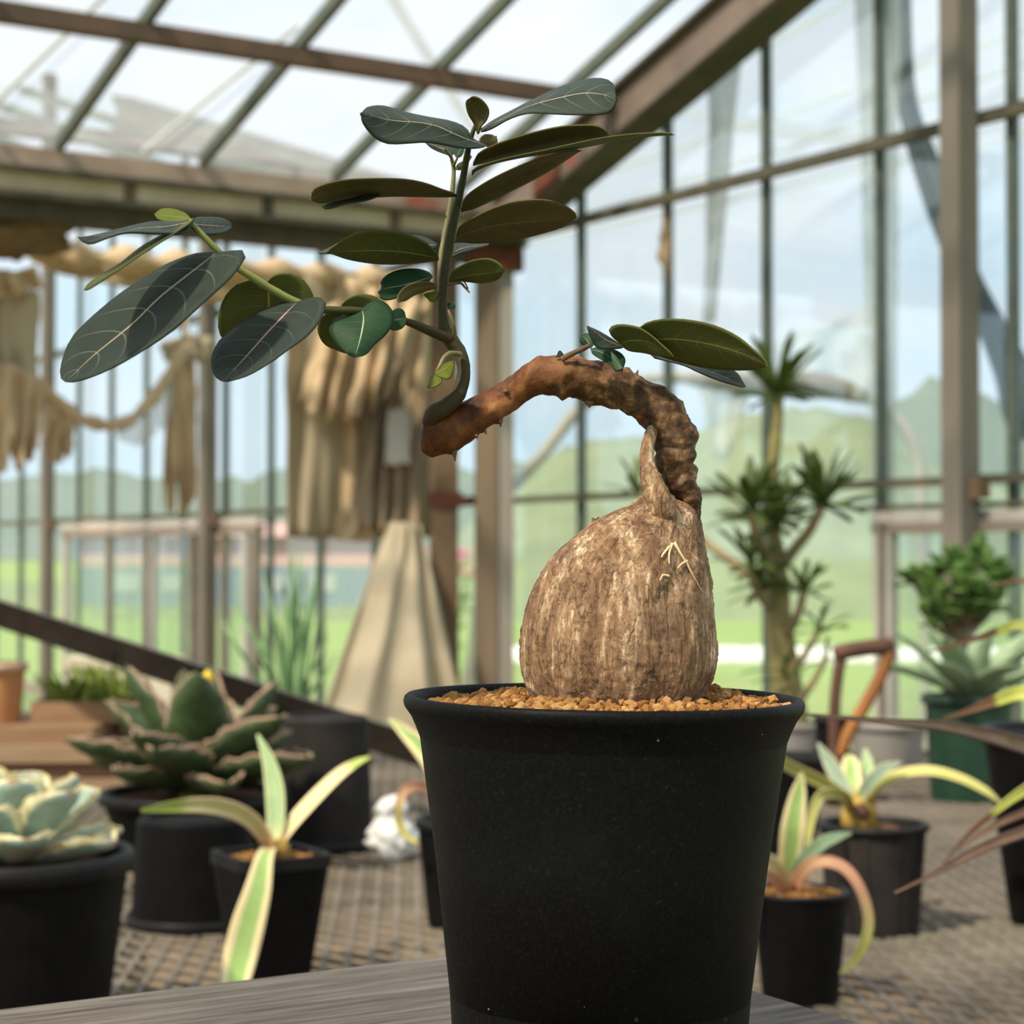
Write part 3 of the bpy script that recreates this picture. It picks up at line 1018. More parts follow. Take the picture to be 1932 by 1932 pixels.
cloth('vinyl_scrap', 'vinyl_film', [(1318, 722, 8.38), (1370, 726, 8.38), (1420, 728, 8.38)], [(1345, 860, 8.38), (1370, 875, 8.38), (1380, 855, 8.38)], 1, 0.03, 'pointed scrap of vinyl hanging below the old hoop outside', 'vinyl', rows=10, cols=14)
hp = empty('tunnel_hoop', (at(980, 905, 8.4)[0], 8.4, -0.06), 'bent weathered taupe hoop of an old tunnel outside the end wall', 'hoop')
hoop = catmull([(at(952, 940, 8.4)[0] - 0.25, 8.4, -0.06), at(930, 985, 8.4), at(975, 912, 8.4), at(1030, 850, 8.4), at(1095, 770, 8.4), at(1170, 725, 8.4), at(1280, 712, 8.4), at(1400, 722, 8.4), at(1520, 728, 8.4), at(1630, 748, 8.4), at(1720, 830, 8.4), at(1740, 1000, 8.4), (at(1745, 1050, 8.4)[0], 8.4, -0.06)], 80)
MB().tube(hoop, 0.026, 10).build('pipe', 'pipe_taupe', hp, smooth=True)
MB().tube(catmull([at(1300, 716, 8.38), at(1450, 724, 8.36), at(1560, 730, 8.36), at(1640, 752, 8.38)], 24), [0.025 + 0.035 * math.sin(math.pi * i / 23) for i in range(24)], 10).build('wrapped_cloth', 'wrap_grey', hp, smooth=True)
cloth('cloth_rag', 'cloth_tan', [(1252, 395, 5.935), (1258, 393, 5.935), (1264, 396, 5.935)], [(1240, 492, 5.935), (1252, 505, 5.935), (1266, 540, 5.935)], 1, 0.01, 'small brown rag tied to the glazing bar below the cross rail', 'rag', rows=12, cols=10, fray=0.3)
for k, (x0_, y0_, x1_, y1_) in enumerate(((940, 392, 1960, 48), (940, 459, 1960, 110), (940, 468, 1960, 245), (1300, 160, 1640, -20), (1290, 215, 1660, 268))):  # thin see-through tubes drawing the pale slanting lines beyond the end wall
    tag(MB().tube([at(x0_, y0_, 9.5 + 0.1 * k), at((x0_ + x1_) / 2, (y0_ + y1_) / 2 + 6, 9.2 + 0.1 * k), at(x1_, y1_, 9.0 + 0.1 * k)], 0.017, 6).build('slanting_line', 'vinyl_haze'),
        'thin pale see-through line slanting past outside above the old hoop', 'pipe', 'pale see-through lines slanting past outside')

# ------------------------------------------------------------------ the hero: plank, pot, caudex plant
ZH = 0.59                        # distance of the potted plant
ZRIM = at(1129, 1312, ZH)        # centre of the pot's rim
Z_TOP = ZRIM[2] - 0.115          # top of the wooden stand
Z_BENCH = 0.75                   # mesh bench


def wood_mat():
    t = NT('weathered_wood')
    g = t.noise(1.0, 6, 0.65, (14, 230, 60), rot=(0, 0, 0))
    g2 = t.noise(4.0, 4, 0.6, (4, 18, 8))
    c = t.ramp(g, [(0.28, (0.040, 0.033, 0.027)), (0.44, (0.105, 0.092, 0.078)), (0.60, (0.165, 0.148, 0.127)), (0.8, (0.25, 0.23, 0.20))])
    c = t.mix(t.ramp(g2, [(0.45, (0, 0, 0)), (0.75, (0.55, 0.55, 0.55))]), c, (0.085, 0.07, 0.055))
    t.principled(c, 0.8, 0.2, bump=g, bstr=0.35, bdist=0.0012)


wood_mat()

pc = onz(1107, 1774, Z_TOP)
pl = onz(0, 1905, Z_TOP)
pr = onz(1660, 1932, Z_TOP)
e1 = (pl - pc) / np.linalg.norm(pl - pc)
e2 = np.array([-e1[1], e1[0], 0])
if np.dot(e2, pr - pc) < 0:
    e2 = -e2
e2r = (pr - pc) / np.linalg.norm(pr - pc)
e2 = e2 + e2r
e2[2] = 0
e2 /= np.linalg.norm(e2)
stand = empty('wooden_stand', pc + e1 * 0.3 + e2 * 0.25 - UPV * (Z_TOP - Z_BENCH), 'weathered grey wooden stand with a plank top under the main black pot', 'stand')
W_PL = 0.205
for k in range(3):
    c0 = pc + e2 * (k * (W_PL + 0.003))
    me_ = MB()
    a0 = math.atan2(-e1[1], -e1[0])
    ctr = c0 + e1 * 0.36 + e2 * (W_PL / 2) - UPV * 0.011
    M = Matrix(((-e1[0], e2[0], 0, ctr[0]), (-e1[1], e2[1], 0, ctr[1]), (0, 0, 1, ctr[2]), (0, 0, 0, 1)))
    m0 = MB().box((0, 0, 0), (0.72, W_PL, 0.022)).mesh('plank', 'weathered_wood')
    o = inst('plank', m0, stand, M)
    bv = o.modifiers.new('bevel', 'BEVEL')
    bv.width = 0.0012
    bv.segments = 2
for (u, v) in ((0.05, 0.05), (0.66, 0.05), (0.05, 0.56), (0.66, 0.56)):
    q = pc + e1 * u + e2 * v
    MB().box((q[0], q[1], (Z_TOP - 0.022 + Z_BENCH) / 2), (0.045, 0.045, Z_TOP - 0.022 - Z_BENCH), rz=math.atan2(e1[1], e1[0])).build('leg', 'weathered_wood', stand)
for v in (0.05, 0.56):
    q0, q1 = pc + e1 * 0.05 + e2 * v - UPV * 0.05, pc + e1 * 0.66 + e2 * v - UPV * 0.05
    MB().bar(q0, q1, 0.02, 0.05).build('rail', 'weathered_wood', stand)

# --- pot
t = NT('black_pot')
f1 = t.noise(900, 2, 0.5)
f2 = t.noise(26, 5, 0.6)
c = t.ramp(f1, [(0.45, (0.0035, 0.0035, 0.0035)), (0.70, (0.0075, 0.0073, 0.007)), (0.80, (0.03, 0.029, 0.027))])
c = t.mix(t.ramp(f2, [(0.55, (0, 0, 0)), (0.8, (0.5, 0.5, 0.5))]), c, (0.010, 0.0103, 0.0105))
t.principled(c, t.ramp(f2, [(0.3, (0.48, 0.48, 0.48)), (0.7, (0.66, 0.66, 0.66))]), 0.10, bump=f1, bstr=0.10, bdist=0.0006)

PROF = [(0.036, -0.1145), (0.0405, -0.1150), (0.0420, -0.113), (0.0435, -0.105), (0.0442, -0.0989), (0.0457, -0.0778), (0.047, -0.0619), (0.0481, -0.0491), (0.0491, -0.0395), (0.0505, -0.030), (0.0521, -0.022),
        (0.0544, -0.014), (0.0563, -0.0092), (0.0577, -0.0062), (0.0589, -0.0046), (0.0597, -0.0034), (0.06, -0.0019), (0.0597, -0.0007), (0.0589, 0.0), (0.0578, -0.0001), (0.0569, -0.0012), (0.0565, -0.004), (0.055, -0.012), (0.0495, -0.05), (0.043, -0.105), (0.02, -0.106)]
pot = empty('plant_pot', ZRIM - np.array([0, 0, 0.115]), 'tall matt black plastic pot with flared rolled rim on the wooden stand', 'pot')
o = MB().lathe(PROF, ZRIM, 96, close_bottom=True, close_top=True).build('pot_body', 'black_pot', pot, smooth=True)
TILT = Matrix.Rotation(math.radians(0.75), 4, 'Y')
pot.rotation_euler = (0, math.radians(0.75), 0)


plain('dirt_pale', (0.42, 0.36, 0.28), (0.30, 0.24, 0.17), 200, 0.9, 0.1)
plain('dirt_smudge', (0.020, 0.0205, 0.021), (0.013, 0.013, 0.0135), 120, 0.8, 0.1)


def on_pot(px, py):
    """pixel -> point on the near side of the pot"""
    Y = ZH - 0.045
    for _ in range(4):
        p = at(px, py, Y)
        r = np.interp(p[2] - ZRIM[2], [q[1] for q in PROF[3:17]], [q[0] for q in PROF[3:17]])
        x = p[0] - ZRIM[0]
        Y = ZH - math.sqrt(max(1e-8, r * r - x * x))
    return at(px, py, Y)


for mt, spots in (('dirt_pale', ((846, 1530, 3.2), (1001, 1531, 3.6), (1010, 1530, 4.0), (1232, 1396, 2.0), (1216, 1451, 2.4), (857, 1692, 2.6), (859, 1697, 1.8), (972, 1694, 2.2), (1258, 1862, 3.2), (1313, 1708, 1.8), (1336, 1712, 1.6), (920, 1907, 1.6), (1206, 1547, 2.6), (886, 1470, 1.4), (902, 1500, 1.3), (1428, 1382, 1.3), (1100, 1900, 1.2), (1190, 1660, 1.2))),
                  ('dirt_smudge', ((1180, 1625, 12), (1252, 1815, 8), (1202, 1870, 5), (1321, 1865, 6), (1238, 1894, 7), (1198, 1920, 6), (1366, 1922, 6), (1157, 1820, 10), (1105, 1895, 6)))):
    mb = MB()
    for (x, y, r) in spots:
        c0 = on_pot(x, y)
        nr = c0 - ZRIM
        nr[2] = 0
        nr /= np.linalg.norm(nr)
        tg = np.cross(UPV, nr)
        k = ZH / FPX
        ring = [c0 + nr * 0.00005 + tg * r * k * math.cos(a * 0.785) * (0.8 + 0.4 * random.random()) + UPV * r * k * math.sin(a * 0.785) * (0.8 + 0.4 * random.random()) for a in range(8)]
        top_ = c0 + nr * (0.0005 if mt == 'dirt_pale' else 0.00016)
        mb.add(ring + [top_], [(a, (a + 1) % 8, 8) for a in range(8)])
    mb.build('dirt_specks' if mt == 'dirt_pale' else 'dirt_smudges', mt, pot)


# --- soil granules
t = NT('akadama')
oi = t.attr('lc')
f = t.noise(500, 4, 0.6)
c = t.ramp(oi[0], [(0.0, (0.17, 0.075, 0.024)), (0.35, (0.30, 0.145, 0.045)), (0.75, (0.38, 0.205, 0.068)), (0.93, (0.48, 0.29, 0.115)), (1.0, (0.22, 0.085, 0.036))])
c = t.mix(t.ramp(f, [(0.3, (0.5, 0.5, 0.5)), (0.55, (0, 0, 0))]), c, (0.15, 0.065, 0.022))
t.principled(c, 0.95, 0.1, bump=f, bstr=0.7, bdist=0.0008)
plain('akadama_far', (0.47, 0.26, 0.09), (0.26, 0.125, 0.045), 120, 0.95, 0.1, bstr=0.8, bdist=0.004)


def ico(sub=1):
    import bmesh
    bm = bmesh.new()
    bmesh.ops.create_icosphere(bm, subdivisions=sub, radius=1.0)
    v = np.array([x.co[:] for x in bm.verts])
    f = [[q.index for q in fc.verts] for fc in bm.faces]
    bm.free()
    return v, f


ICO1 = ico(1)
ICO2 = ico(2)


def granules(mb, cen, rad_fn, z_fn, n, r0, r1, seed, mi=0, sub=ICO1, squash=0.8):
    rnd = np.random.RandomState(seed)
    V, F = sub
    variants = []
    for k in range(8):
        d = np.array([1 + 0.30 * fnz(v * 1.3 + k * 7.7, 1.0, 2) for v in V])
        variants.append(V * d[:, None])
    for i in range(n):
        x, y = rad_fn(rnd)
        r = r0 + (r1 - r0) * rnd.rand() ** 2
        vv = variants[rnd.randint(8)] * np.array([1, 0.85 + 0.3 * rnd.rand(), squash]) * r
        a = rnd.rand() * 6.28
        b = rnd.rand() * 1.2
        ca, sa, cb, sb = math.cos(a), math.sin(a), math.cos(b), math.sin(b)
        Rm = np.array([[ca, -sa, 0], [sa, ca, 0], [0, 0, 1]]) @ np.array([[1, 0, 0], [0, cb, -sb], [0, sb, cb]])
        p = np.array(cen) + np.array([x, y, z_fn(x, y) + r * (rnd.rand() - 0.6)])
        lc = [(float(rnd.rand()), 0.01, 0)] * len(V)
        mb.add(vv @ Rm.T + p, F, mi, lc)


CAX = at(1165, 1300, ZH)[0] - ZRIM[0]


def soil_z(x, y):
    r = math.hypot(x, y) / 0.0555
    return -0.0042 + 0.0046 * (1 - r * r) + 0.0022 * math.exp(-((x - 0.036) ** 2 + (y - 0.012) ** 2) / 0.00045) + 0.0008 * nz((x * 120, y * 120, 0))


def disc(rnd, R_=0.0552):
    r = R_ * math.sqrt(rnd.rand())
    a = rnd.rand() * 2 * math.pi
    return r * math.cos(a), r * math.sin(a)


mb = MB()
granules(mb, ZRIM, disc, soil_z, 1900, 0.0010, 0.0024, 11)
P = []
vs, fs = [], []
nr, na = 10, 40
for i in range(nr + 1):
    for j in range(na):
        r = 0.0555 * i / nr
        a = 2 * math.pi * j / na
        x, y = r * math.cos(a), r * math.sin(a)
        vs.append(ZRIM + np.array([x, y, soil_z(x, y) - 0.0013]))
for i in range(nr):
    for j in range(na):
        fs.append((i * na + j, (i + 1) * na + j, (i + 1) * na + (j + 1) % na, i * na + (j + 1) % na))
mb.add(vs, fs, 0, [(0.1, 0.01, 0)] * len(vs))
tag(mb.build('soil_granules', 'akadama', pot), 'coarse orange brown clay granules', kind='stuff')

# --- bark materials
t = NT('caudex_bark')
RT = (0, 0.16, 0)
s1 = t.noise(1.0, 8, 0.72, (560, 560, 70), rot=RT)
s2 = t.noise(1.0, 5, 0.62, (150, 150, 26), rot=RT)
s3 = t.noise(620, 4, 0.6)
s5 = t.noise(1.0, 6, 0.7, (210, 210, 95), rot=(0, 0.35, 0))
sm = t.math('ADD', t.math('MULTIPLY', s1, 0.45), t.math('MULTIPLY', s2, 0.55))
c = t.ramp(sm, [(0.35, (0.075, 0.034, 0.017)), (0.43, (0.175, 0.092, 0.048)), (0.50, (0.275, 0.160, 0.086)), (0.55, (0.42, 0.27, 0.155)), (0.61, (0.78, 0.60, 0.42))])
# flaking plates: paler skin with a sharp border
c = t.mix(t.ramp(s5, [(0.53, (0, 0, 0)), (0.545, (0.22, 0.22, 0.22))]), c, (0.42, 0.28, 0.17))
edge = t.ramp(t.math('ABSOLUTE', t.math('SUBTRACT', s5, 0.53)), [(0.0, (1, 1, 1)), (0.018, (0, 0, 0))])
# cracks along the fibre
tcn = t.n('ShaderNodeTexCoord')
mpn = t.n('ShaderNodeMapping')
mpn.inputs['Scale'].default_value = (270, 270, 60)
mpn.inputs['Rotation'].default_value = RT
t.l(tcn.outputs['Object'], mpn.inputs[0])
wob = t.n('ShaderNodeTexNoise')
wob.inputs['Scale'].default_value = 0.9
wob.inputs['Detail'].default_value = 4
t.l(mpn.outputs[0], wob.inputs['Vector'])
vm_ = t.n('ShaderNodeVectorMath', operation='MULTIPLY_ADD')
t.l(wob.outputs['Color'], vm_.inputs[0])
vm_.inputs[1].default_value = (1.4, 1.4, 1.4)
t.l(mpn.outputs[0], vm_.inputs[2])
vor = t.n('ShaderNodeTexVoronoi', feature='DISTANCE_TO_EDGE')
vor.inputs['Scale'].default_value = 0.55
t.l(vm_.outputs[0], vor.inputs['Vector'])
gate = t.ramp(t.noise(95, 3, 0.6), [(0.46, (0, 0, 0)), (0.58, (1, 1, 1))])
crack = t.math('MULTIPLY', t.ramp(vor.outputs['Distance'], [(0.0, (1, 1, 1)), (0.05, (0, 0, 0))]), gate)
dark_ = t.math('ADD', t.math('MULTIPLY', crack, 0.5), t.math('MULTIPLY', edge, 0.22), True)
c = t.mix(dark_, c, (0.055, 0.026, 0.015))
s4 = t.noise(48, 4, 0.6)
c = t.mix(t.ramp(s4, [(0.57, (0, 0, 0)), (0.70, (0.8, 0.8, 0.8))]), c, (0.13, 0.060, 0.038))
c = t.mix(t.ramp(s3, [(0.35, (0.35, 0.35, 0.35)), (0.5, (0, 0, 0))]), c, (0.10, 0.055, 0.03))
hgt = t.math('SUBTRACT', t.math('ADD', t.math('MULTIPLY', s1, 0.8), t.math('ADD', t.math('MULTIPLY', s3, 0.3), t.math('MULTIPLY', t.ramp(s5, [(0.51, (0, 0, 0)), (0.545, (1, 1, 1))]), 0.35))), t.math('MULTIPLY', crack, 0.5))
t.principled(c, 0.75, 0.3, bump=hgt, bstr=0.9, bdist=0.0011)

t = NT('stem_bark')
a = t.attr('lc')
s1 = t.noise(190, 6, 0.65)
s2 = t.noise(60, 4, 0.6)
young = t.ramp(s2, [(0.34, (0.020, 0.007, 0.003)), (0.45, (0.075, 0.025, 0.008)), (0.54, (0.155, 0.056, 0.017)), (0.70, (0.33, 0.15, 0.058))])
young = t.mix(t.ramp(s1, [(0.33, (0.85, 0.85, 0.85)), (0.47, (0, 0, 0))]), young, (0.05, 0.024, 0.013))
old = t.ramp(s1, [(0.30, (0.020, 0.010, 0.005)), (0.48, (0.070, 0.036, 0.018)), (0.58, (0.155, 0.085, 0.042)), (0.70, (0.38, 0.24, 0.13))])
c = t.mix(t.ramp(a[0], [(0.42, (1, 1, 1)), (0.60, (0, 0, 0))]), young, old)
c = t.mix(t.ramp(a[0], [(0.90, (0, 0, 0)), (0.955, (0.85, 0.85, 0.85))]), c, (0.048, 0.029, 0.018))
t.principled(c, 0.6, 0.18, bump=t.math('ADD', s1, s2), bstr=0.6, bdist=0.0010)
plain('twig_bark', (0.16, 0.105, 0.065), (0.09, 0.055, 0.035), 160, 0.75, 0.25, bstr=0.6, bdist=0.001, c3=(0.26, 0.18, 0.11))
t = NT('green_stem')
a = t.attr('lc')
f = t.noise(150, 4, 0.6)
c = t.ramp(a[0], [(0.0, (0.055, 0.026, 0.012)), (0.10, (0.045, 0.034, 0.012)), (0.45, (0.042, 0.038, 0.015)), (1.0, (0.055, 0.066, 0.018))])
c = t.mix(t.ramp(f, [(0.4, (0, 0, 0)), (0.7, (0.5, 0.5, 0.5))]), c, (0.03, 0.02, 0.010))
t.principled(c, 0.6, 0.18, bump=f, bstr=0.2, bdist=0.0005)
plain('light_stem', (0.24, 0.27, 0.075), (0.19, 0.20, 0.06), 90, 0.5, 0.4)
plain('pale_stem', (0.19, 0.18, 0.075), (0.13, 0.115, 0.05), 90, 0.5, 0.4)

plant = empty('caudex_plant', at(1165, 1300, ZH), 'caudex plant with swollen tan base, arched brown branch and dark oval leaves', 'plant')

# --- the swollen base
rows = [(936, 1206, 1264), (944, 1198, 1284), (952, 1188, 1303), (962, 1164, 1314), (975, 1137, 1319), (990, 1109, 1322), (1010, 1085, 1325), (1030, 1062, 1329), (1050, 1043, 1333), (1075, 1024, 1338), (1100, 1009, 1341), (1125, 998, 1343), (1150, 990, 1345),
        (1180, 983, 1348), (1210, 980, 1350), (1240, 980, 1351), (1265, 983, 1347), (1285, 988, 1339), (1305, 995, 1329), (1330, 1008, 1314), (1350, 1030, 1295)]
ry = np.array([r[0] for r in rows], float)
rl = np.array([r[1] for r in rows], float)
rr_ = np.array([r[2] for r in rows], float)
ys = np.linspace(936, 1350, 190)
NT_ = 220
vs, fs = [], []
for i, y in enumerate(ys):
    xl, xr = np.interp(y, ry, rl), np.interp(y, ry, rr_)
    a_, b_ = at(xl, y, ZH), at(xr, y, ZH)
    cx, Rm = (a_[0] + b_[0]) / 2, (b_[0] - a_[0]) / 2
    for j in range(NT_):
        th = 2 * math.pi * j / NT_
        d = np.array([math.cos(th), math.sin(th), 0])
        p = np.array([cx, ZH, a_[2]]) + d * np.array([Rm, Rm * 0.93, 0])
        lean = (y - 1150) * 0.0016
        q = np.array([math.cos(th + lean) * 9, math.sin(th + lean) * 9, a_[2] * 26])
        r1 = 1 - abs(fnz(q * 0.55, 1.0, 4)) * 2.0
        r2 = fnz(np.array([math.cos(th + lean) * 22, math.sin(th + lean) * 22, a_[2] * 70]), 1.0, 4)
        # shallow lengthwise furrows
        fl_ = math.cos(th * 9 + lean * 4 + 1.3 * nz((th * 2, y * 0.01, 3)))
        k = min(1.0, (y - 936) / 40.0)
        disp = (0.00025 * r1 + 0.00032 * r2 + 0.00040 * fl_) * (0.3 + 0.7 * k) - 0.0003
        # flaking plates: stepped relief
        stp = fnz(p * np.array([190, 190, 110]) + np.array([3, 1, 7]), 1.0, 4)
        disp += 0.00035 * min(1.0, max(0.0, (stp - 0.08) * 9)) * k
        vs.append(p + d * disp)
n_ = len(ys)
for i in range(n_ - 1):
    for j in range(NT_):
        j2 = (j + 1) % NT_
        fs.append((i * NT_ + j, (i + 1) * NT_ + j, (i + 1) * NT_ + j2, i * NT_ + j2))
fs.append(tuple(range(NT_)))
mb = MB().add(vs, fs)
mb.build('caudex', 'caudex_bark', plant, smooth=True)
# fine pale roots stuck to its skin
t_ = plain('root_pale', (0.72, 0.55, 0.33), (0.55, 0.40, 0.24), 90, 0.8, 0.2)


def on_caudex(px, py, lift=0.0006):
    xl, xr = np.interp(py, ry, rl), np.interp(py, ry, rr_)
    a_, b_ = at(xl, py, ZH), at(xr, py, ZH)
    cx, Rm = (a_[0] + b_[0]) / 2, (b_[0] - a_[0]) / 2
    x = at(px, py, ZH - Rm * 0.8)[0]
    k = max(0.0, 1 - ((x - cx) / Rm) ** 2)
    return np.array([x, ZH - (Rm * 0.93) * math.sqrt(k) - lift, a_[2]])


for pth in ([(1272, 1024), (1284, 1044), (1298, 1064), (1308, 1082), (1322, 1104), (1330, 1116)], [(1268, 1026), (1262, 1044), (1262, 1064)], [(1262, 1032), (1250, 1046), (1247, 1052)], [(1298, 1058), (1286, 1064), (1278, 1072)], [(1262, 1086), (1250, 1084), (1244, 1094)]):
    pp = catmull([on_caudex(*q) for q in pth], 14)
    MB().tube(pp, np.linspace(0.00045, 0.0002, 14), 6).build('rootlet', 'root_pale', plant, smooth=True)
# bark flakes lifting off the outline
for (x, y, w, h) in ((1123, 985, 16, 20), (1042, 1058, 8, 7)):
    p = at(x, y, ZH)
    k = 0.59 / FPX
    mb = MB()
    mb.add([p + np.array([-w * k / 2, 0, -h * k / 2]), p + np.array([w * k / 2, 0, -h * k / 4]), p + np.array([w * k * 0.45, 0.001, h * k * 0.6]), p + np.array([0.1 * w * k, 0, h * k * 0.3]), p + np.array([-w * k * 0.4, 0.001, h * k * 0.45]),
            p + np.array([0, 0.003, -h * k * 0.4])], [(0, 1, 2, 3, 4), (0, 5, 1), (1, 5, 2), (2, 5, 3), (3, 5, 4), (4, 5, 0)])
    mb.build('bark_flake', 'twig_bark', plant)


def bark_tube(name, path, mat_, parent, segs=150, n=36, amp=0.0006, ring=None, bumps=(), seed=0.0):
    """path: (px, py, r px, Y)"""
    P4 = catmull([(p[0], p[1], p[2], p[3]) for p in path], segs)
    pts = np.array([at(p[0], p[1], p[3]) for p in P4])
    rad = np.array([p[2] * p[3] / FPX for p in P4])
    mb = MB().tube(pts, rad, n)
    V = np.array(mb.v)
    lc = []
    for i in range(segs):
        tq = i / (segs - 1)
        for j in range(n):
            q = V[i * n + j]
            d = q - pts[i]
            d /= np.linalg.norm(d)
            disp = amp * (0.45 if tq > 0.52 else 1.0) * fnz(q * 330 + seed, 1.0, 4) + amp * (0.35 if tq > 0.52 else 0.8) * fnz(q * 110 + seed, 1.0, 3)
            if ring is not None:
                t0, t1, cnt, ra = ring
                w = max(0.0, 1 - ((tq - (t0 + t1) / 2) / ((t1 - t0) / 2)) ** 2)
                ph = cnt * (tq - t0) / (t1 - t0) + 0.9 * nz(q * 70) + 0.5 * nz((tq * 23, 4, 4))
                disp += ra * w * (abs(math.sin(math.pi * ph)) - 0.6)
            V[i * n + j] = q + d * disp
            lc.append((tq, 0.01, 0))
    for (bx, by, br, bh) in bumps:
        c = at(bx, by, path[len(path) // 2][3])
        dd = np.linalg.norm((V - c)[:, [0, 2]], axis=1)
        w = np.exp(-(dd / (br * ZH / FPX)) ** 2)
        idx = np.argmin(np.linalg.norm(pts[:, [0, 2]] - c[[0, 2]], axis=1))
        dr_ = c - pts[idx]
        dr_ /= np.linalg.norm(dr_)
        front = np.abs((V - c)[:, 1]) < 0.006
        V += (w * front)[:, None] * dr_ * bh * ZH / FPX
    mb.v = [tuple(v) for v in V]
    mb.lc = lc
    return mb.build(name, mat_, parent, smooth=True)


def c1(x, y, r, Y=ZH):
    return (780 + x / 3.45, 640 + y / 3.45, r / 3.45, Y)


thick = [c1(1822, 1190, 40), c1(1812, 1120, 62), c1(1780, 1000, 84), c1(1736, 900, 110), c1(1708, 800, 131), c1(1703, 700, 134), c1(1692, 610, 136), c1(1652, 515, 137), c1(1548, 425, 134), c1(1405, 352, 132), c1(1265, 302, 130), c1(1110, 258, 134), c1(970, 240, 133), c1(815, 246, 118), c1(695, 310, 100),
         c1(575, 398, 104), c1(470, 458, 112), c1(370, 515, 122), c1(270, 582, 134), c1(175, 622, 132), c1(112, 636, 122), c1(70, 640, 104), c1(50, 640, 72), c1(46, 640, 30)]
bark_tube('branch', thick, 'stem_bark', plant, 240, 48, 0.0008, ring=(0.02, 0.50, 7, 0.0008),
          bumps=((1062, 746, 7, 9), (1113, 766, 12, 9), (943, 799, 6, 10), (856, 860, 7, 11), (914, 815, 5, 6), (812, 858, 14, 4), (1310, 822, 12, 5), (1182, 700, 12, 4), (1252, 737, 8, 6), (1016, 672, 10, 4)), seed=2.0)
thin = [c1(1700, 1300, 40, 0.583), c1(1668, 1200, 66, 0.580), c1(1628, 1110, 84, 0.5785), c1(1592, 1035, 86, 0.5785), c1(1560, 960, 74, 0.580), c1(1532, 880, 62, 0.581), c1(1520, 800, 50, 0.582), c1(1524, 715, 44, 0.583), c1(1538, 640, 37, 0.585), c1(1562, 575, 36, 0.588)]
bark_tube('neck', thin, 'caudex_bark', plant, 90, 28, 0.0006, seed=5.0)

for (x, y, dx, dy, r) in ((857, 856, 2, 14, 7), (944, 796, 1, 10, 6), (1062, 744, 2, 9, 7), (1112, 762, 0, 8, 11), (914, 812, 4, 8, 5), (899, 822, 2, 7, 4), (1184, 703, 4, -10, 9), (1252, 738, 4, -9, 7), (1200, 707, 4, -9, 5)):
    bark_tube('knob', [(x - dx * 0.6, y - dy * 0.6, r, ZH - 0.001), (x, y, r * 0.8, ZH - 0.001), (x + dx * 0.5, y + dy * 0.4, r * 0.45, ZH - 0.001), (x + dx, y + dy, 0.8, ZH - 0.001)], 'twig_bark', plant, 10, 10, 0.0001)
# eye scars along the branch
for (x, y, r) in ((954, 738, 6), (873, 806, 5), (1113, 714, 5), (899, 822, 4)):
    p = at(x, y, ZH - 0.0052)
    V_, F_ = ICO1
    MB().add(V_ * np.array([r, 5, r * 0.8]) * ZH / FPX + p, F_).build('eye_scar', 'twig_bark', plant, smooth=True)

stem = [(812, 800, 18, 0.588), (820, 782, 19, 0.586), (835, 772, 18, 0.585), (856, 755, 15.5, 0.585), (868, 735, 14.5, 0.587), (874, 712, 13.5, 0.588), (874, 688, 13, 0.589), (866, 664, 13.5, 0.59), (853, 645, 14, 0.59), (842, 628, 13, 0.59), (836, 606, 10.5, 0.59), (835, 570, 9, 0.592), (838, 525, 9.2, 0.594), (845, 475, 9.4, 0.596), (853, 430, 9, 0.597), (863, 385, 8, 0.598),
        (873, 340, 6.8, 0.598), (880, 300, 6.2, 0.597), (886, 268, 5.2, 0.596), (894, 244, 4.2, 0.595), (901, 228, 3.4, 0.595)]
bark_tube('stem', stem, 'green_stem', plant, 150, 20, 0.0002, seed=8.0)
side = [(850, 640, 11, 0.589), (830, 632, 10.5, 0.587), (805, 622, 9, 0.583), (772, 608, 7.2, 0.578), (745, 600, 6.8, 0.574), (715, 592, 6.8, 0.571), (670, 586, 7, 0.567), (610, 584, 7.3, 0.563), (575, 577, 7.6, 0.560)]
bark_tube('side_stem', side, 'green_stem', plant, 60, 16, 0.00015, seed=9.0)
side2 = [(640, 585, 7, 0.565), (600, 584, 7.3, 0.563), (560, 571, 7.6, 0.559), (520, 550, 7.8, 0.556), (480, 526, 7.6, 0.553), (445, 503, 7, 0.550), (412, 474, 6.4, 0.547), (385, 446, 5.6, 0.545), (366, 425, 4.6, 0.544), (358, 415, 3.5, 0.543)]
bark_tube('side_stem', side2, 'light_stem', plant, 60, 16, 0.0001, seed=10.0)
back = [(850, 628, 5, 0.598), (838, 590, 5, 0.600), (831, 545, 5, 0.602), (831, 500, 5.2, 0.603), (836, 460, 5.5, 0.604), (844, 420, 5.6, 0.605), (851, 380, 5, 0.605), (855, 345, 4.4, 0.605), (856, 318, 4, 0.605), (852, 300, 3.4, 0.604)]
bark_tube('side_stem', back, 'pale_stem', plant, 60, 14, 0.0001, seed=12.0)
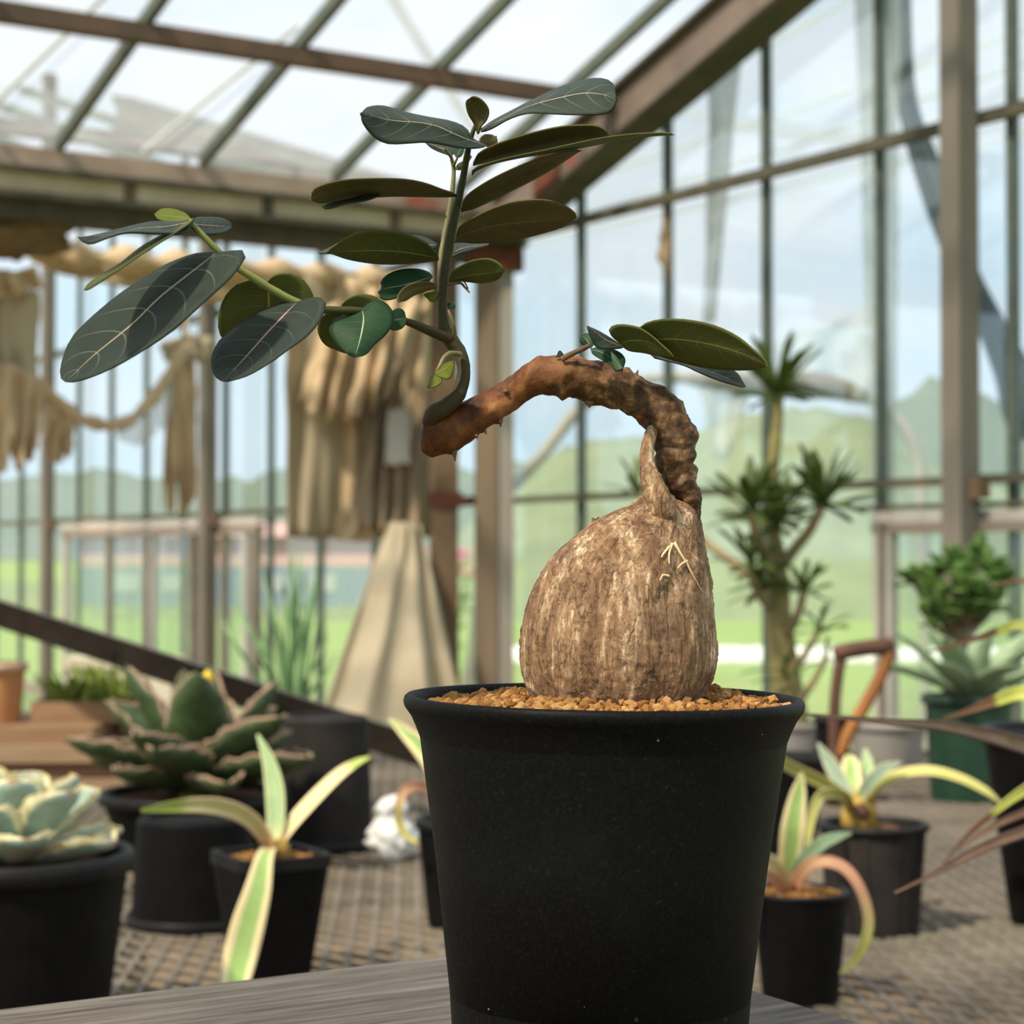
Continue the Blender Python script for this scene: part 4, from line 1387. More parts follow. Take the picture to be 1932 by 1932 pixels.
for pth, mt in (([(868, 668, 5, 0.586), (850, 666, 4.6, 0.582), (838, 674, 4.2, 0.580), (830, 690, 3.8, 0.579), (824, 700, 3, 0.579)], 'pale_stem'),
                ([(858, 630, 4, 0.584), (856, 614, 3.8, 0.582), (850, 596, 3.2, 0.581), (846, 585, 2.5, 0.581)], 'pale_stem'),
                ([(1060, 678, 6, 0.584), (1078, 668, 5.5, 0.583), (1100, 658, 5, 0.582), (1112, 652, 4, 0.581)], 'twig_bark'),
                ([(846, 536, 3.5, 0.592), (868, 534, 2.6, 0.588), (876, 541, 2.2, 0.587), (886, 552, 1.4, 0.586)], 'twig_bark'),
                ([(850, 532, 3, 0.592), (866, 528, 2.2, 0.590), (876, 532, 1.6, 0.589), (883, 545, 1.2, 0.588)], 'twig_bark'),
                ([(852, 298, 3.4, 0.604), (846, 290, 2.4, 0.602), (838, 280, 1.6, 0.6)], 'pale_stem'),
                ([(856, 312, 3.2, 0.604), (862, 300, 2.2, 0.602), (866, 290, 1.4, 0.6)], 'pale_stem')):
    bark_tube('twig', pth, mt, plant, 24, 10, 0.0001, seed=3.3)

# --- leaves
leaf_mat('leaf_top', (0.022, 0.033, 0.024), (0.031, 0.044, 0.031), (0.50, 0.38, 0.27), (0.26, 0.30, 0.22), (0.06, 0.09, 0.02), rough=0.55, spec=0.16, nveins=7.5, veinw=0.035, vamt=0.55, trfac=0.10)
leaf_mat('leaf_top_pink', (0.022, 0.033, 0.026), (0.031, 0.044, 0.033), (0.52, 0.30, 0.24), (0.22, 0.27, 0.22), (0.06, 0.09, 0.02), rough=0.55, spec=0.16, nveins=7.0, veinw=0.03, vamt=0.45, trfac=0.10)
leaf_mat('leaf_green', (0.016, 0.046, 0.022), (0.026, 0.064, 0.026), (0.45, 0.48, 0.32), (0.12, 0.22, 0.13), (0.08, 0.20, 0.03), rough=0.5, spec=0.16, nveins=8, veinw=0.035, vamt=0.35, trfac=0.2)
leaf_mat('leaf_under', (0.115, 0.095, 0.038), (0.145, 0.116, 0.045), (0.33, 0.17, 0.08), (0.25, 0.205, 0.085), (0.12, 0.12, 0.018), rough=0.6, spec=0.15, nveins=9, veinw=0.05, vamt=0.45, trfac=0.32)
leaf_mat('leaf_under_green', (0.100, 0.115, 0.032), (0.125, 0.138, 0.040), (0.42, 0.43, 0.14), (0.30, 0.30, 0.14), (0.11, 0.16, 0.02), rough=0.6, spec=0.15, nveins=9, veinw=0.05, vamt=0.5, trfac=0.35)
leaf_mat('leaf_young', (0.11, 0.14, 0.018), (0.15, 0.18, 0.026), (0.35, 0.38, 0.10), (0.3, 0.33, 0.1), (0.24, 0.29, 0.03), rough=0.55, spec=0.15, nveins=7, vamt=0.3, trfac=0.35)

TOPS = {'top': ('leaf_top', 'leaf_under_green'), 'pink': ('leaf_top_pink', 'leaf_under'), 'green': ('leaf_green', 'leaf_under_green'),
        'under': ('leaf_under', 'leaf_top'), 'undergreen': ('leaf_under_green', 'leaf_top'), 'young': ('leaf_young', 'leaf_young')}


def tri_leaf(Lp, Mp, Rp, Y0, Y1, dL, dR, kind, off=(0, 0), sc=1.0, parent=plant, bow=0.0, name='leaf', n=22, m=6, th=0.00045):
    """leaf from its two outlines and midrib (pixels, base to tip); Y0/Y1 distance of base and tip, dL/dR depth of the edges"""
    def cv(p):
        q = catmull([(off[0] + x / sc, off[1] + y / sc) for x, y in p], 60)
        return resample(q, n, True)
    Lq, Mq, Rq = cv(Lp), cv(Mp), cv(Rp)
    P, lc = [], []
    for i in range(n):
        tq = i / (n - 1)
        w = math.sin(math.pi * min(1, max(0, tq))) ** 0.7
        Y = Y0 + (Y1 - Y0) * tq + bow * math.sin(math.pi * tq)
        row = []
        for j in range(-m, m + 1):
            s_ = j / m
            E, d = (Lq[i], dL) if s_ < 0 else (Rq[i], dR)
            a = abs(s_)
            q = Mq[i] * (1 - a) + E * a
            row.append(at(q[0], q[1], Y + d * w * (a ** 1.25)))
            lc.append((tq, s_ if abs(s_) > 1e-6 else 1e-4, 0))
        P.append(row)
    mb = MB()
    mb.shell(P, th, 0, 1, lc, facing=-ray(*(np.array(Mq[n // 2]))))
    return mb.build(name, list(TOPS[kind]), parent, smooth=True)


C3 = dict(off=(0, 380), sc=3.45)
C4 = dict(off=(500, 400), sc=3.864)
C8 = dict(off=(560, 130), sc=2.611)
C5 = dict(off=(940, 400), sc=3.45)
# left shoot
tri_leaf([(1412, 328), (1330, 330), (1250, 342), (1100, 398), (960, 478), (800, 582), (650, 702), (500, 842), (430, 952), (392, 1080), (395, 1150), (425, 1177)],
         [(1412, 328), (1270, 440), (1160, 525), (1025, 635), (880, 780), (755, 885), (600, 1010), (425, 1177)],
         [(1412, 328), (1520, 318), (1598, 318), (1600, 345), (1550, 430), (1480, 512), (1380, 602), (1250, 722), (1100, 852), (950, 952), (800, 1042), (680, 1102), (540, 1155), (425, 1177)],
         0.547, 0.522, 0.010, -0.012, 'top', **C3)
tri_leaf([(561, 569), (535, 571), (500, 582), (467, 600), (435, 624), (411, 645), (399, 672), (399, 695), (406, 712), (420, 720)], [(561, 569), (530, 600), (500, 632), (465, 672), (420, 720)],
         [(561, 569), (590, 560), (608, 563), (613, 575), (603, 604), (578, 633), (546, 656), (507, 684), (464, 708), (420, 720)], 0.556, 0.536, 0.008, -0.010, 'pink')
tri_leaf([(505, 532), (480, 528), (450, 536), (425, 560), (413, 595), (415, 630), (440, 655), (495, 662)], [(505, 532), (507, 580), (500, 630), (495, 662)],
         [(505, 532), (520, 520), (545, 517), (570, 527), (588, 552), (592, 580), (570, 625), (495, 662)], 0.560, 0.578, -0.006, -0.004, 'undergreen')
tri_leaf([(705, 705), (640, 725), (560, 760), (490, 790), (463, 850), (480, 905), (520, 960), (570, 1010), (620, 1050), (655, 1062)], [(705, 705), (718, 780), (700, 900), (655, 1062)],
         [(705, 705), (760, 662), (830, 640), (890, 668), (930, 720), (942, 790), (920, 850), (870, 910), (800, 970), (740, 1040), (655, 1062)], 0.568, 0.552, 0.004, 0.004, 'green', **C4)
tri_leaf([(555, 690), (430, 755), (388, 830), (395, 900), (450, 975), (590, 1032)], [(555, 690), (575, 850), (590, 1032)], [(555, 690), (600, 640), (680, 605), (760, 605), (835, 640), (850, 760), (800, 900), (700, 1000), (590, 1032)],
         0.570, 0.582, -0.003, -0.002, 'undergreen', **C4)
tri_leaf([(1030, 775), (1015, 722), (980, 700), (940, 712), (918, 740)], [(1030, 775), (980, 780), (915, 795)], [(1030, 775), (1020, 822), (985, 850), (940, 858), (912, 850)], 0.574, 0.566, 0.002, -0.002, 'green', **C4)
tri_leaf([(1245, 112), (1200, 70), (1120, 45), (1050, 48), (1006, 80)], [(1245, 112), (1150, 100), (1006, 85)], [(1245, 112), (1180, 130), (1100, 132), (1030, 110), (1006, 90)], 0.544, 0.556, 0.004, -0.004, 'young', **C3)
tri_leaf([(1262, 118), (1150, 130), (1000, 128), (880, 150), (700, 195), (580, 222), (510, 232)], [(1262, 122), (1100, 160), (900, 175), (720, 215), (510, 232)], [(1262, 128), (1200, 200), (1050, 205), (820, 198), (680, 240), (580, 272), (510, 234)], 0.544, 0.515, 0.008, -0.008, 'top', **C3)
tri_leaf([(1240, 140), (1270, 105), (1350, 100), (1440, 105), (1500, 135), (1510, 160)], [(1240, 145), (1350, 155), (1510, 162)], [(1240, 150), (1290, 200), (1380, 212), (1460, 198), (1510, 164)], 0.545, 0.57, 0.006, -0.005, 'top', **C3)
tri_leaf([(1262, 105), (1100, 185), (920, 290), (780, 400), (640, 485), (575, 530), (540, 578)], [(1262, 115), (1100, 200), (930, 300), (790, 408), (650, 498), (540, 578)], [(1262, 122), (1120, 212), (950, 320), (820, 410), (670, 505), (590, 558), (540, 578)], 0.543, 0.51, 0.012, -0.008, 'undergreen', **C3)
# tall shoot, top first
tri_leaf([(940, 378), (870, 342), (850, 312), (830, 285), (760, 255), (650, 235), (545, 213), (470, 190), (410, 178), (345, 188), (318, 218)], [(940, 378), (850, 350), (760, 312), (690, 280), (600, 262), (530, 258), (450, 250), (380, 232), (318, 222)],
         [(940, 378), (880, 388), (800, 385), (720, 370), (640, 358), (560, 362), (480, 367), (430, 360), (380, 330), (335, 275), (318, 228)], 0.596, 0.555, 0.014, -0.008, 'top', **C8)
tri_leaf([(905, 296), (960, 255), (1040, 212), (1110, 175), (1200, 130), (1300, 85), (1400, 55), (1480, 43), (1540, 55), (1565, 85), (1572, 150)], [(905, 302), (1040, 232), (1150, 180), (1300, 140), (1420, 118), (1520, 128), (1572, 155)],
         [(905, 312), (960, 290), (1040, 245), (1120, 218), (1200, 213), (1300, 220), (1400, 223), (1500, 220), (1548, 203), (1572, 160)], 0.595, 0.555, 0.014, -0.008, 'top', **C8)
tri_leaf([(890, 325), (870, 270), (848, 235), (835, 200), (832, 160), (855, 141)], [(890, 325), (888, 270), (880, 210), (855, 141)], [(890, 325), (905, 280), (925, 260), (941, 228), (940, 195), (915, 160), (885, 142), (855, 141)], 0.595, 0.585, 0.002, -0.004, 'under', **C8)
tri_leaf([(868, 462), (900, 415), (980, 375), (1100, 335), (1200, 308), (1300, 288), (1400, 280), (1480, 284), (1525, 308), (1537, 330)], [(868, 470), (1000, 425), (1150, 382), (1300, 348), (1450, 328), (1537, 331)],
         [(868, 478), (940, 462), (1050, 438), (1150, 420), (1280, 392), (1400, 368), (1500, 345), (1537, 332)], 0.598, 0.560, -0.010, 0.012, 'under', **C8)
tri_leaf([(862, 500), (910, 478), (1050, 440), (1250, 398), (1400, 365), (1520, 342), (1650, 326), (1800, 319), (1860, 326)], [(862, 515), (1000, 455), (1250, 408), (1500, 358), (1700, 330), (1860, 326)],
         [(862, 525), (905, 492), (1000, 462), (1150, 432), (1260, 417), (1400, 392), (1550, 362), (1700, 337), (1860, 327)], 0.597, 0.53, -0.012, 0.010, 'undergreen', **C8)
tri_leaf([(808, 690), (830, 640), (870, 602), (950, 552), (1050, 502), (1150, 462), (1250, 430), (1330, 412), (1400, 400)], [(808, 696), (900, 632), (1000, 570), (1100, 518), (1250, 460), (1400, 401)],
         [(808, 706), (870, 692), (960, 652), (1060, 602), (1160, 552), (1250, 502), (1330, 450), (1400, 402)], 0.599, 0.565, -0.010, 0.010, 'under', **C8)
tri_leaf([(790, 620), (720, 600), (640, 570), (560, 552), (470, 545), (350, 545), (230, 552), (130, 575), (82, 600), (72, 635)], [(790, 624), (680, 602), (560, 584), (420, 578), (280, 588), (170, 612), (72, 640)],
         [(790, 630), (720, 634), (600, 632), (480, 630), (400, 634), (300, 640), (200, 655), (110, 663), (72, 645)], 0.594, 0.560, -0.012, 0.010, 'under', **C8)
tri_leaf([(420, 610), (340, 620), (250, 640), (160, 662), (130, 675)], [(420, 612), (330, 632), (220, 665), (130, 678)], [(420, 618), (340, 645), (250, 660), (160, 684), (130, 681)], 0.585, 0.560, 0.004, -0.004, 'top', **C8)
tri_leaf([(785, 822), (800, 782), (860, 742), (950, 697), (1050, 662), (1150, 648), (1240, 650), (1310, 672), (1360, 705), (1380, 733)], [(785, 830), (880, 797), (980, 772), (1100, 757), (1250, 745), (1380, 733)],
         [(785, 850), (850, 860), (930, 860), (1020, 850), (1120, 835), (1220, 810), (1300, 785), (1350, 757), (1380, 733)], 0.595, 0.575, -0.010, 0.010, 'under', **C8)
tri_leaf([(700, 930), (670, 890), (620, 850), (540, 815), (450, 800), (350, 798), (280, 815), (200, 865), (148, 904)], [(700, 936), (620, 918), (500, 900), (350, 895), (148, 905)],
         [(700, 942), (650, 952), (580, 960), (450, 965), (350, 958), (250, 940), (180, 916), (148, 906)], 0.592, 0.572, -0.009, 0.009, 'undergreen', **C8)
tri_leaf([(697, 862), (640, 830), (570, 817), (400, 808), (250, 835), (160, 880), (104, 906)], [(697, 868), (500, 860), (300, 870), (104, 906)], [(697, 880), (500, 905), (300, 922), (180, 906), (104, 908)], 0.606, 0.60, 0.008, -0.004, 'top', **C8)
tri_leaf([(755, 905), (770, 862), (850, 857), (948, 860)], [(755, 915), (810, 885), (880, 872), (948, 861)], [(755, 928), (800, 907), (870, 886), (948, 862)], 0.605, 0.625, 0.006, -0.006, 'top', **C8)
tri_leaf([(748, 1040), (770, 1000), (820, 965), (880, 943), (950, 938), (995, 960), (1019, 995)], [(748, 1043), (830, 1022), (900, 1012), (1019, 997)], [(748, 1046), (830, 1050), (900, 1057), (960, 1050), (1002, 1030), (1019, 999)], 0.591, 0.575, -0.005, 0.006, 'undergreen', **C8)
tri_leaf([(668, 1020), (650, 1000), (600, 984), (520, 986), (450, 1010), (412, 1048), (416, 1072), (406, 1098)], [(668, 1022), (600, 1045), (510, 1068), (430, 1083), (406, 1100)], [(668, 1030), (630, 1062), (570, 1088), (520, 1110), (470, 1131), (430, 1133), (406, 1112)], 0.592, 0.575, 0.006, -0.005, 'green', **C8)
tri_leaf([(692, 1062), (640, 1052), (580, 1058), (530, 1080), (500, 1120), (503, 1150)], [(692, 1068), (640, 1072), (570, 1092), (503, 1150)], [(692, 1080), (640, 1096), (580, 1117), (540, 1142), (503, 1151)], 0.588, 0.572, -0.003, 0.003, 'under', **C8)
tri_leaf([(690, 1095), (660, 1100), (625, 1112), (640, 1130)], [(690, 1105), (660, 1120), (645, 1135)], [(690, 1120), (680, 1145), (655, 1148), (648, 1138)], 0.592, 0.598, 0, 0, 'young', **C8)
tri_leaf([(760, 432), (700, 410), (660, 390), (630, 362)], [(760, 432), (720, 395), (630, 360)], [(760, 432), (790, 395), (760, 370), (690, 358), (630, 358)], 0.604, 0.622, 0.002, 0.004, 'top', **C8)
tri_leaf([(790, 436), (775, 410), (790, 380), (822, 370)], [(790, 436), (800, 405), (822, 372)], [(790, 436), (815, 425), (826, 400), (822, 374)], 0.604, 0.615, 0, 0, 'green', **C8)
tri_leaf([(905, 375), (905, 345), (930, 322), (965, 323)], [(905, 375), (940, 352), (980, 335)], [(905, 376), (950, 386), (985, 375), (988, 345), (978, 330)], 0.600, 0.608, -0.002, 0.002, 'under', **C8)
tri_leaf([(785, 495), (790, 470), (815, 455), (860, 425)], [(785, 496), (820, 468), (860, 430)], [(785, 498), (810, 498), (840, 470), (862, 435)], 0.602, 0.61, 0, 0.002, 'undergreen', **C8)
tri_leaf([(735, 725), (740, 690), (765, 672), (790, 660)], [(735, 726), (765, 695), (792, 665)], [(735, 728), (765, 720), (790, 695), (795, 668)], 0.604, 0.61, 0, 0.002, 'under', **C8)
tri_leaf([(745, 1175), (740, 1155), (760, 1150), (772, 1160)], [(745, 1176), (758, 1165), (774, 1170)], [(745, 1178), (760, 1182), (772, 1180), (775, 1172)], 0.588, 0.584, 0, 0, 'green', **C8)
# two tiny leaves on the curled shoot
tri_leaf([(1235, 1165), (1270, 1125), (1330, 1095), (1372, 1085)], [(1235, 1168), (1300, 1150), (1374, 1088)], [(1235, 1175), (1280, 1200), (1345, 1210), (1376, 1095)], 0.579, 0.575, 0.002, -0.002, 'young', **C4)
tri_leaf([(1240, 1178), (1205, 1200), (1190, 1250), (1183, 1272)], [(1242, 1180), (1225, 1220), (1185, 1273)], [(1245, 1182), (1280, 1210), (1280, 1245), (1230, 1272), (1187, 1274)], 0.579, 0.576, 0.002, -0.002, 'young', **C4)
# shoot on the top of the arch
tri_leaf([(800, 856), (850, 815), (900, 775), (930, 748), (965, 725), (1050, 703), (1150, 700), (1250, 708), (1400, 740), (1550, 810), (1650, 890), (1720, 952), (1758, 1002)],
         [(800, 858), (900, 832), (1000, 830), (1150, 827), (1300, 845), (1450, 877), (1600, 927), (1758, 1003)],
         [(800, 862), (860, 890), (950, 915), (1050, 943), (1200, 985), (1350, 1015), (1500, 1032), (1650, 1030), (1735, 1013), (1758, 1005)], 0.582, 0.548, -0.006, 0.010, 'undergreen', **C5)
tri_leaf([(790, 858), (740, 812), (720, 770), (745, 743), (800, 735), (860, 742), (925, 760), (1000, 812), (1070, 875), (1135, 935)],
         [(790, 860), (860, 838), (950, 840), (1030, 870), (1135, 938)], [(790, 862), (850, 905), (950, 920), (1050, 943), (1135, 940)], 0.580, 0.566, -0.002, 0.004, 'undergreen', **C5)
tri_leaf([(1000, 925), (1150, 955), (1300, 985), (1450, 1010), (1550, 1040), (1612, 1136)], [(1000, 930), (1200, 985), (1400, 1045), (1612, 1137)], [(1000, 940), (1200, 990), (1300, 1035), (1420, 1085), (1540, 1122), (1612, 1139)], 0.582, 0.60, 0.004, -0.006, 'top', **C5)
tri_leaf([(818, 876), (720, 810), (640, 765), (583, 742)], [(818, 877), (700, 830), (583, 743)], [(818, 880), (740, 886), (650, 880), (610, 820), (583, 745)], 0.576, 0.568, 0.003, -0.003, 'top', **C5)
tri_leaf([(600, 882), (625, 850), (610, 808), (580, 787), (548, 798)], [(600, 882), (580, 840), (545, 800)], [(600, 883), (560, 872), (530, 848), (532, 815), (545, 802)], 0.582, 0.586, 0, 0.002, 'green', **C5)
tri_leaf([(600, 888), (680, 874), (740, 888), (800, 918), (828, 958), (822, 1000), (808, 1026)], [(600, 890), (690, 920), (770, 975), (806, 1027)], [(600, 893), (620, 922), (680, 960), (740, 992), (762, 1026), (804, 1028)], 0.578, 0.570, 0.003, -0.002, 'green', **C5)
tri_leaf([(732, 905), (775, 945), (812, 1015)], [(732, 906), (760, 960), (800, 1022)], [(732, 908), (742, 980), (762, 1027), (790, 1026)], 0.569, 0.566, 0, 0, 'green', **C5)
tri_leaf([(375, 945), (390, 910), (400, 900)], [(375, 946), (400, 925), (405, 902)], [(375, 948), (430, 940), (410, 905)], 0.585, 0.585, 0, 0, 'top', **C5)

# ------------------------------------------------------------------ bench and the pots on it
plain('mesh_steel', (0.20, 0.17, 0.135), (0.125, 0.108, 0.085), 14, 0.6, 0.3, c3=(0.08, 0.065, 0.05))
plain('nursery_black', (0.0028, 0.0028, 0.003), (0.0055, 0.005, 0.005), 60, 0.6, 0.11)
plain('nursery_rim', (0.008, 0.008, 0.0085), (0.013, 0.0125, 0.0125), 60, 0.5, 0.18)
plain('nursery_dusty', (0.010, 0.009, 0.008), (0.022, 0.018, 0.015), 25, 0.7, 0.25)
plain('green_plastic', (0.008, 0.034, 0.018), (0.014, 0.046, 0.024), 20, 0.5, 0.4)
plain('grey_ceramic', (0.34, 0.32, 0.29), (0.27, 0.25, 0.225), 14, 0.5, 0.4)
plain('terracotta', (0.50, 0.25, 0.10), (0.42, 0.19, 0.075), 18, 0.85, 0.15)
plain('terracotta_rim', (0.55, 0.36, 0.25), (0.47, 0.29, 0.19), 18, 0.85, 0.15)
plain('board_brown', (0.30, 0.185, 0.105), (0.20, 0.12, 0.07), 5, 0.85, 0.15, stretch=(1.5, 14, 14))
plain('board_tan', (0.37, 0.25, 0.155), (0.25, 0.165, 0.10), 5, 0.85, 0.15, stretch=(1.5, 14, 14))
plain('angle_iron', (0.012, 0.009, 0.006), (0.020, 0.014, 0.010), 20, 0.8, 0.1)
plain('potting_dark', (0.15, 0.075, 0.045), (0.08, 0.045, 0.03), 90, 0.95, 0.1, bstr=0.8, bdist=0.004)
plain('white_bag', (0.72, 0.72, 0.70), (0.62, 0.63, 0.62), 30, 0.6, 0.2)
plain('cream_foam', (0.66, 0.60, 0.46), (0.56, 0.50, 0.37), 10, 0.8, 0.2)
plain('spade_handle', (0.115, 0.055, 0.035), (0.075, 0.035, 0.022), 25, 0.6, 0.3)
plain('spade_orange', (0.36, 0.15, 0.035), (0.20, 0.08, 0.025), 12, 0.6, 0.3)
plain('tree_trunk', (0.33, 0.29, 0.115), (0.24, 0.20, 0.08), 18, 0.75, 0.2, stretch=(1, 1, 0.4), c3=(0.18, 0.14, 0.08))
plain('tree_branch', (0.36, 0.29, 0.15), (0.27, 0.20, 0.11), 30, 0.75, 0.2)
plain('tree_leaf', (0.075, 0.115, 0.026), (0.125, 0.175, 0.036), 14, 0.5, 0.35, transl=(0.10, 0.20, 0.03), trfac=0.3)
plain('bush_leaf', (0.10, 0.20, 0.045), (0.16, 0.28, 0.065), 20, 0.45, 0.4, transl=(0.14, 0.28, 0.04), trfac=0.25)
plain('bush_wood', (0.20, 0.15, 0.09), (0.14, 0.105, 0.065), 30, 0.85, 0.15)
plain('grass_blade', (0.17, 0.31, 0.14), (0.24, 0.40, 0.19), 8, 0.6, 0.3, transl=(0.2, 0.4, 0.1), trfac=0.3)
plain('tuft_green', (0.22, 0.31, 0.05), (0.34, 0.40, 0.09), 15, 0.7, 0.2, transl=(0.25, 0.35, 0.04), trfac=0.3)
strip_mat('agave_stripe', (0.30, 0.46, 0.13), (0.36, 0.52, 0.17), (0.80, 0.68, 0.38), base=(0.75, 0.50, 0.28), edge_at=0.50)
strip_mat('agave_cream', (0.62, 0.62, 0.26), (0.72, 0.66, 0.32), (0.85, 0.72, 0.42), base=(0.78, 0.52, 0.30), edge_at=0.45, tip=(0.40, 0.50, 0.10), tip_at=0.72)
strip_mat('agave_green', (0.30, 0.43, 0.20), (0.36, 0.50, 0.25), (0.52, 0.58, 0.30), base=(0.66, 0.60, 0.26), edge_at=0.72)
strip_mat('agave_yellow', (0.42, 0.44, 0.10), (0.50, 0.48, 0.14), (0.66, 0.58, 0.24), base=(0.52, 0.40, 0.14), edge_at=0.60)
strip_mat('agave_pink', (0.58, 0.30, 0.17), (0.64, 0.40, 0.22), (0.60, 0.26, 0.17), base=(0.66, 0.34, 0.20), edge_at=0.65, tip=(0.52, 0.50, 0.14), tip_at=0.50, tip_soft=0.25)
strip_mat('agave_grey', (0.23, 0.31, 0.22), (0.28, 0.37, 0.27), (0.50, 0.52, 0.34), base=(0.45, 0.48, 0.24), edge_at=0.74)
strip_mat('agave_dark', (0.034, 0.060, 0.022), (0.056, 0.092, 0.032), (0.10, 0.115, 0.06), base=(0.15, 0.21, 0.05), edge_at=0.84, trfac=0.05)
strip_mat('agave_blue', (0.30, 0.40, 0.33), (0.36, 0.46, 0.38), (0.82, 0.76, 0.46), base=(0.30, 0.40, 0.24), edge_at=0.72, trfac=0.08, tip=(0.45, 0.27, 0.15), tip_at=0.965, tip_soft=0.03)
strip_mat('agave_soft', (0.24, 0.34, 0.20), (0.30, 0.41, 0.25), (0.34, 0.44, 0.27), edge_at=0.8)
strip_mat('agave_dry', (0.46, 0.52, 0.10), (0.52, 0.56, 0.14), (0.52, 0.52, 0.15), tip=(0.17, 0.085, 0.05), tip_at=0.66, tip_soft=0.05, edge_at=0.85)
strip_mat('agave_dead', (0.20, 0.105, 0.065), (0.30, 0.19, 0.12), (0.12, 0.06, 0.04), edge_at=0.6)
plain('teeth_pink', (0.44, 0.30, 0.21), (0.32, 0.21, 0.145), 60, 0.7, 0.2)
plain('teeth_yellow', (0.72, 0.62, 0.33), (0.60, 0.45, 0.22), 60, 0.7, 0.2)
plain('agave_stump', (0.42, 0.29, 0.06), (0.26, 0.16, 0.04), 40, 0.7, 0.2)
plain('yellow_petal', (0.78, 0.58, 0.05), (0.70, 0.48, 0.04), 20, 0.6, 0.2)

# bench: frame, legs, expanded metal
BX0, BX1, BY0, BY1 = -1.45, 1.35, -0.25, 3.72
bench = empty('mesh_bench', ((BX0 + BX1) / 2, (BY0 + BY1) / 2, 0), 'long bench of expanded steel mesh carrying all the pots', 'bench')
for a_, b_ in (((BX0, BY0), (BX1, BY0)), ((BX1, BY0), (BX1, BY1)), ((BX1, BY1), (BX0, BY1)), ((BX0, BY1), (BX0, BY0))):
    MB().bar((a_[0], a_[1], Z_BENCH - 0.022), (b_[0], b_[1], Z_BENCH - 0.022), 0.03, 0.036).build('frame_rail', 'dark_steel', bench)
for x in (BX0 + 0.03, -0.45, 0.36, BX1 - 0.03):
    for y in (0.9, 2.3, BY1 - 0.05):
        MB().box((x, y, (Z_BENCH - 0.03) / 2), (0.04, 0.04, Z_BENCH - 0.03)).build('leg', 'dark_steel', bench)
for y in (0.9, 2.3, 3.2):
    MB().bar((BX0, y, Z_BENCH - 0.03), (BX1, y, Z_BENCH - 0.03), 0.03, 0.03).build('cross_rail', 'dark_steel', bench)
mb = MB()


def strands(ang, pitch, w, h, zoff):
    d = np.array([math.sin(ang), -math.cos(ang)])
    nrm = np.array([d[1], -d[0]])
    cs = [np.dot(nrm, q) for q in ((BX0, BY0), (BX1, BY0), (BX0, BY1), (BX1, BY1))]
    k = min(cs) + pitch
    while k < max(cs):
        p = nrm * k
        lo, hi = -99, 99
        for ax, (l_, h_) in enumerate(((BX0, BX1), (BY0, BY1))):
            if abs(d[ax]) > 1e-6:
                t0, t1 = sorted(((l_ - p[ax]) / d[ax], (h_ - p[ax]) / d[ax]))
                lo, hi = max(lo, t0), min(hi, t1)
            elif not (l_ < p[ax] < h_):
                lo, hi = 1, 0
        if hi - lo > 0.02:
            q0, q1 = p + d * lo, p + d * hi
            mb.bar((q0[0], q0[1], Z_BENCH + zoff - h / 2), (q1[0], q1[1], Z_BENCH + zoff - h / 2), w, h)
        k += pitch


strands(math.radians(3), 0.0213, 0.0055, 0.0040, 0.0)
strands(math.radians(50), 0.0300, 0.0060, 0.0045, 0.0005)
tag(mb.build('mesh_panel', 'mesh_steel', bench), 'diamond expanded metal mesh', kind='stuff')


def bx(px, Z):
    return at(px, 1050, Z)[0]


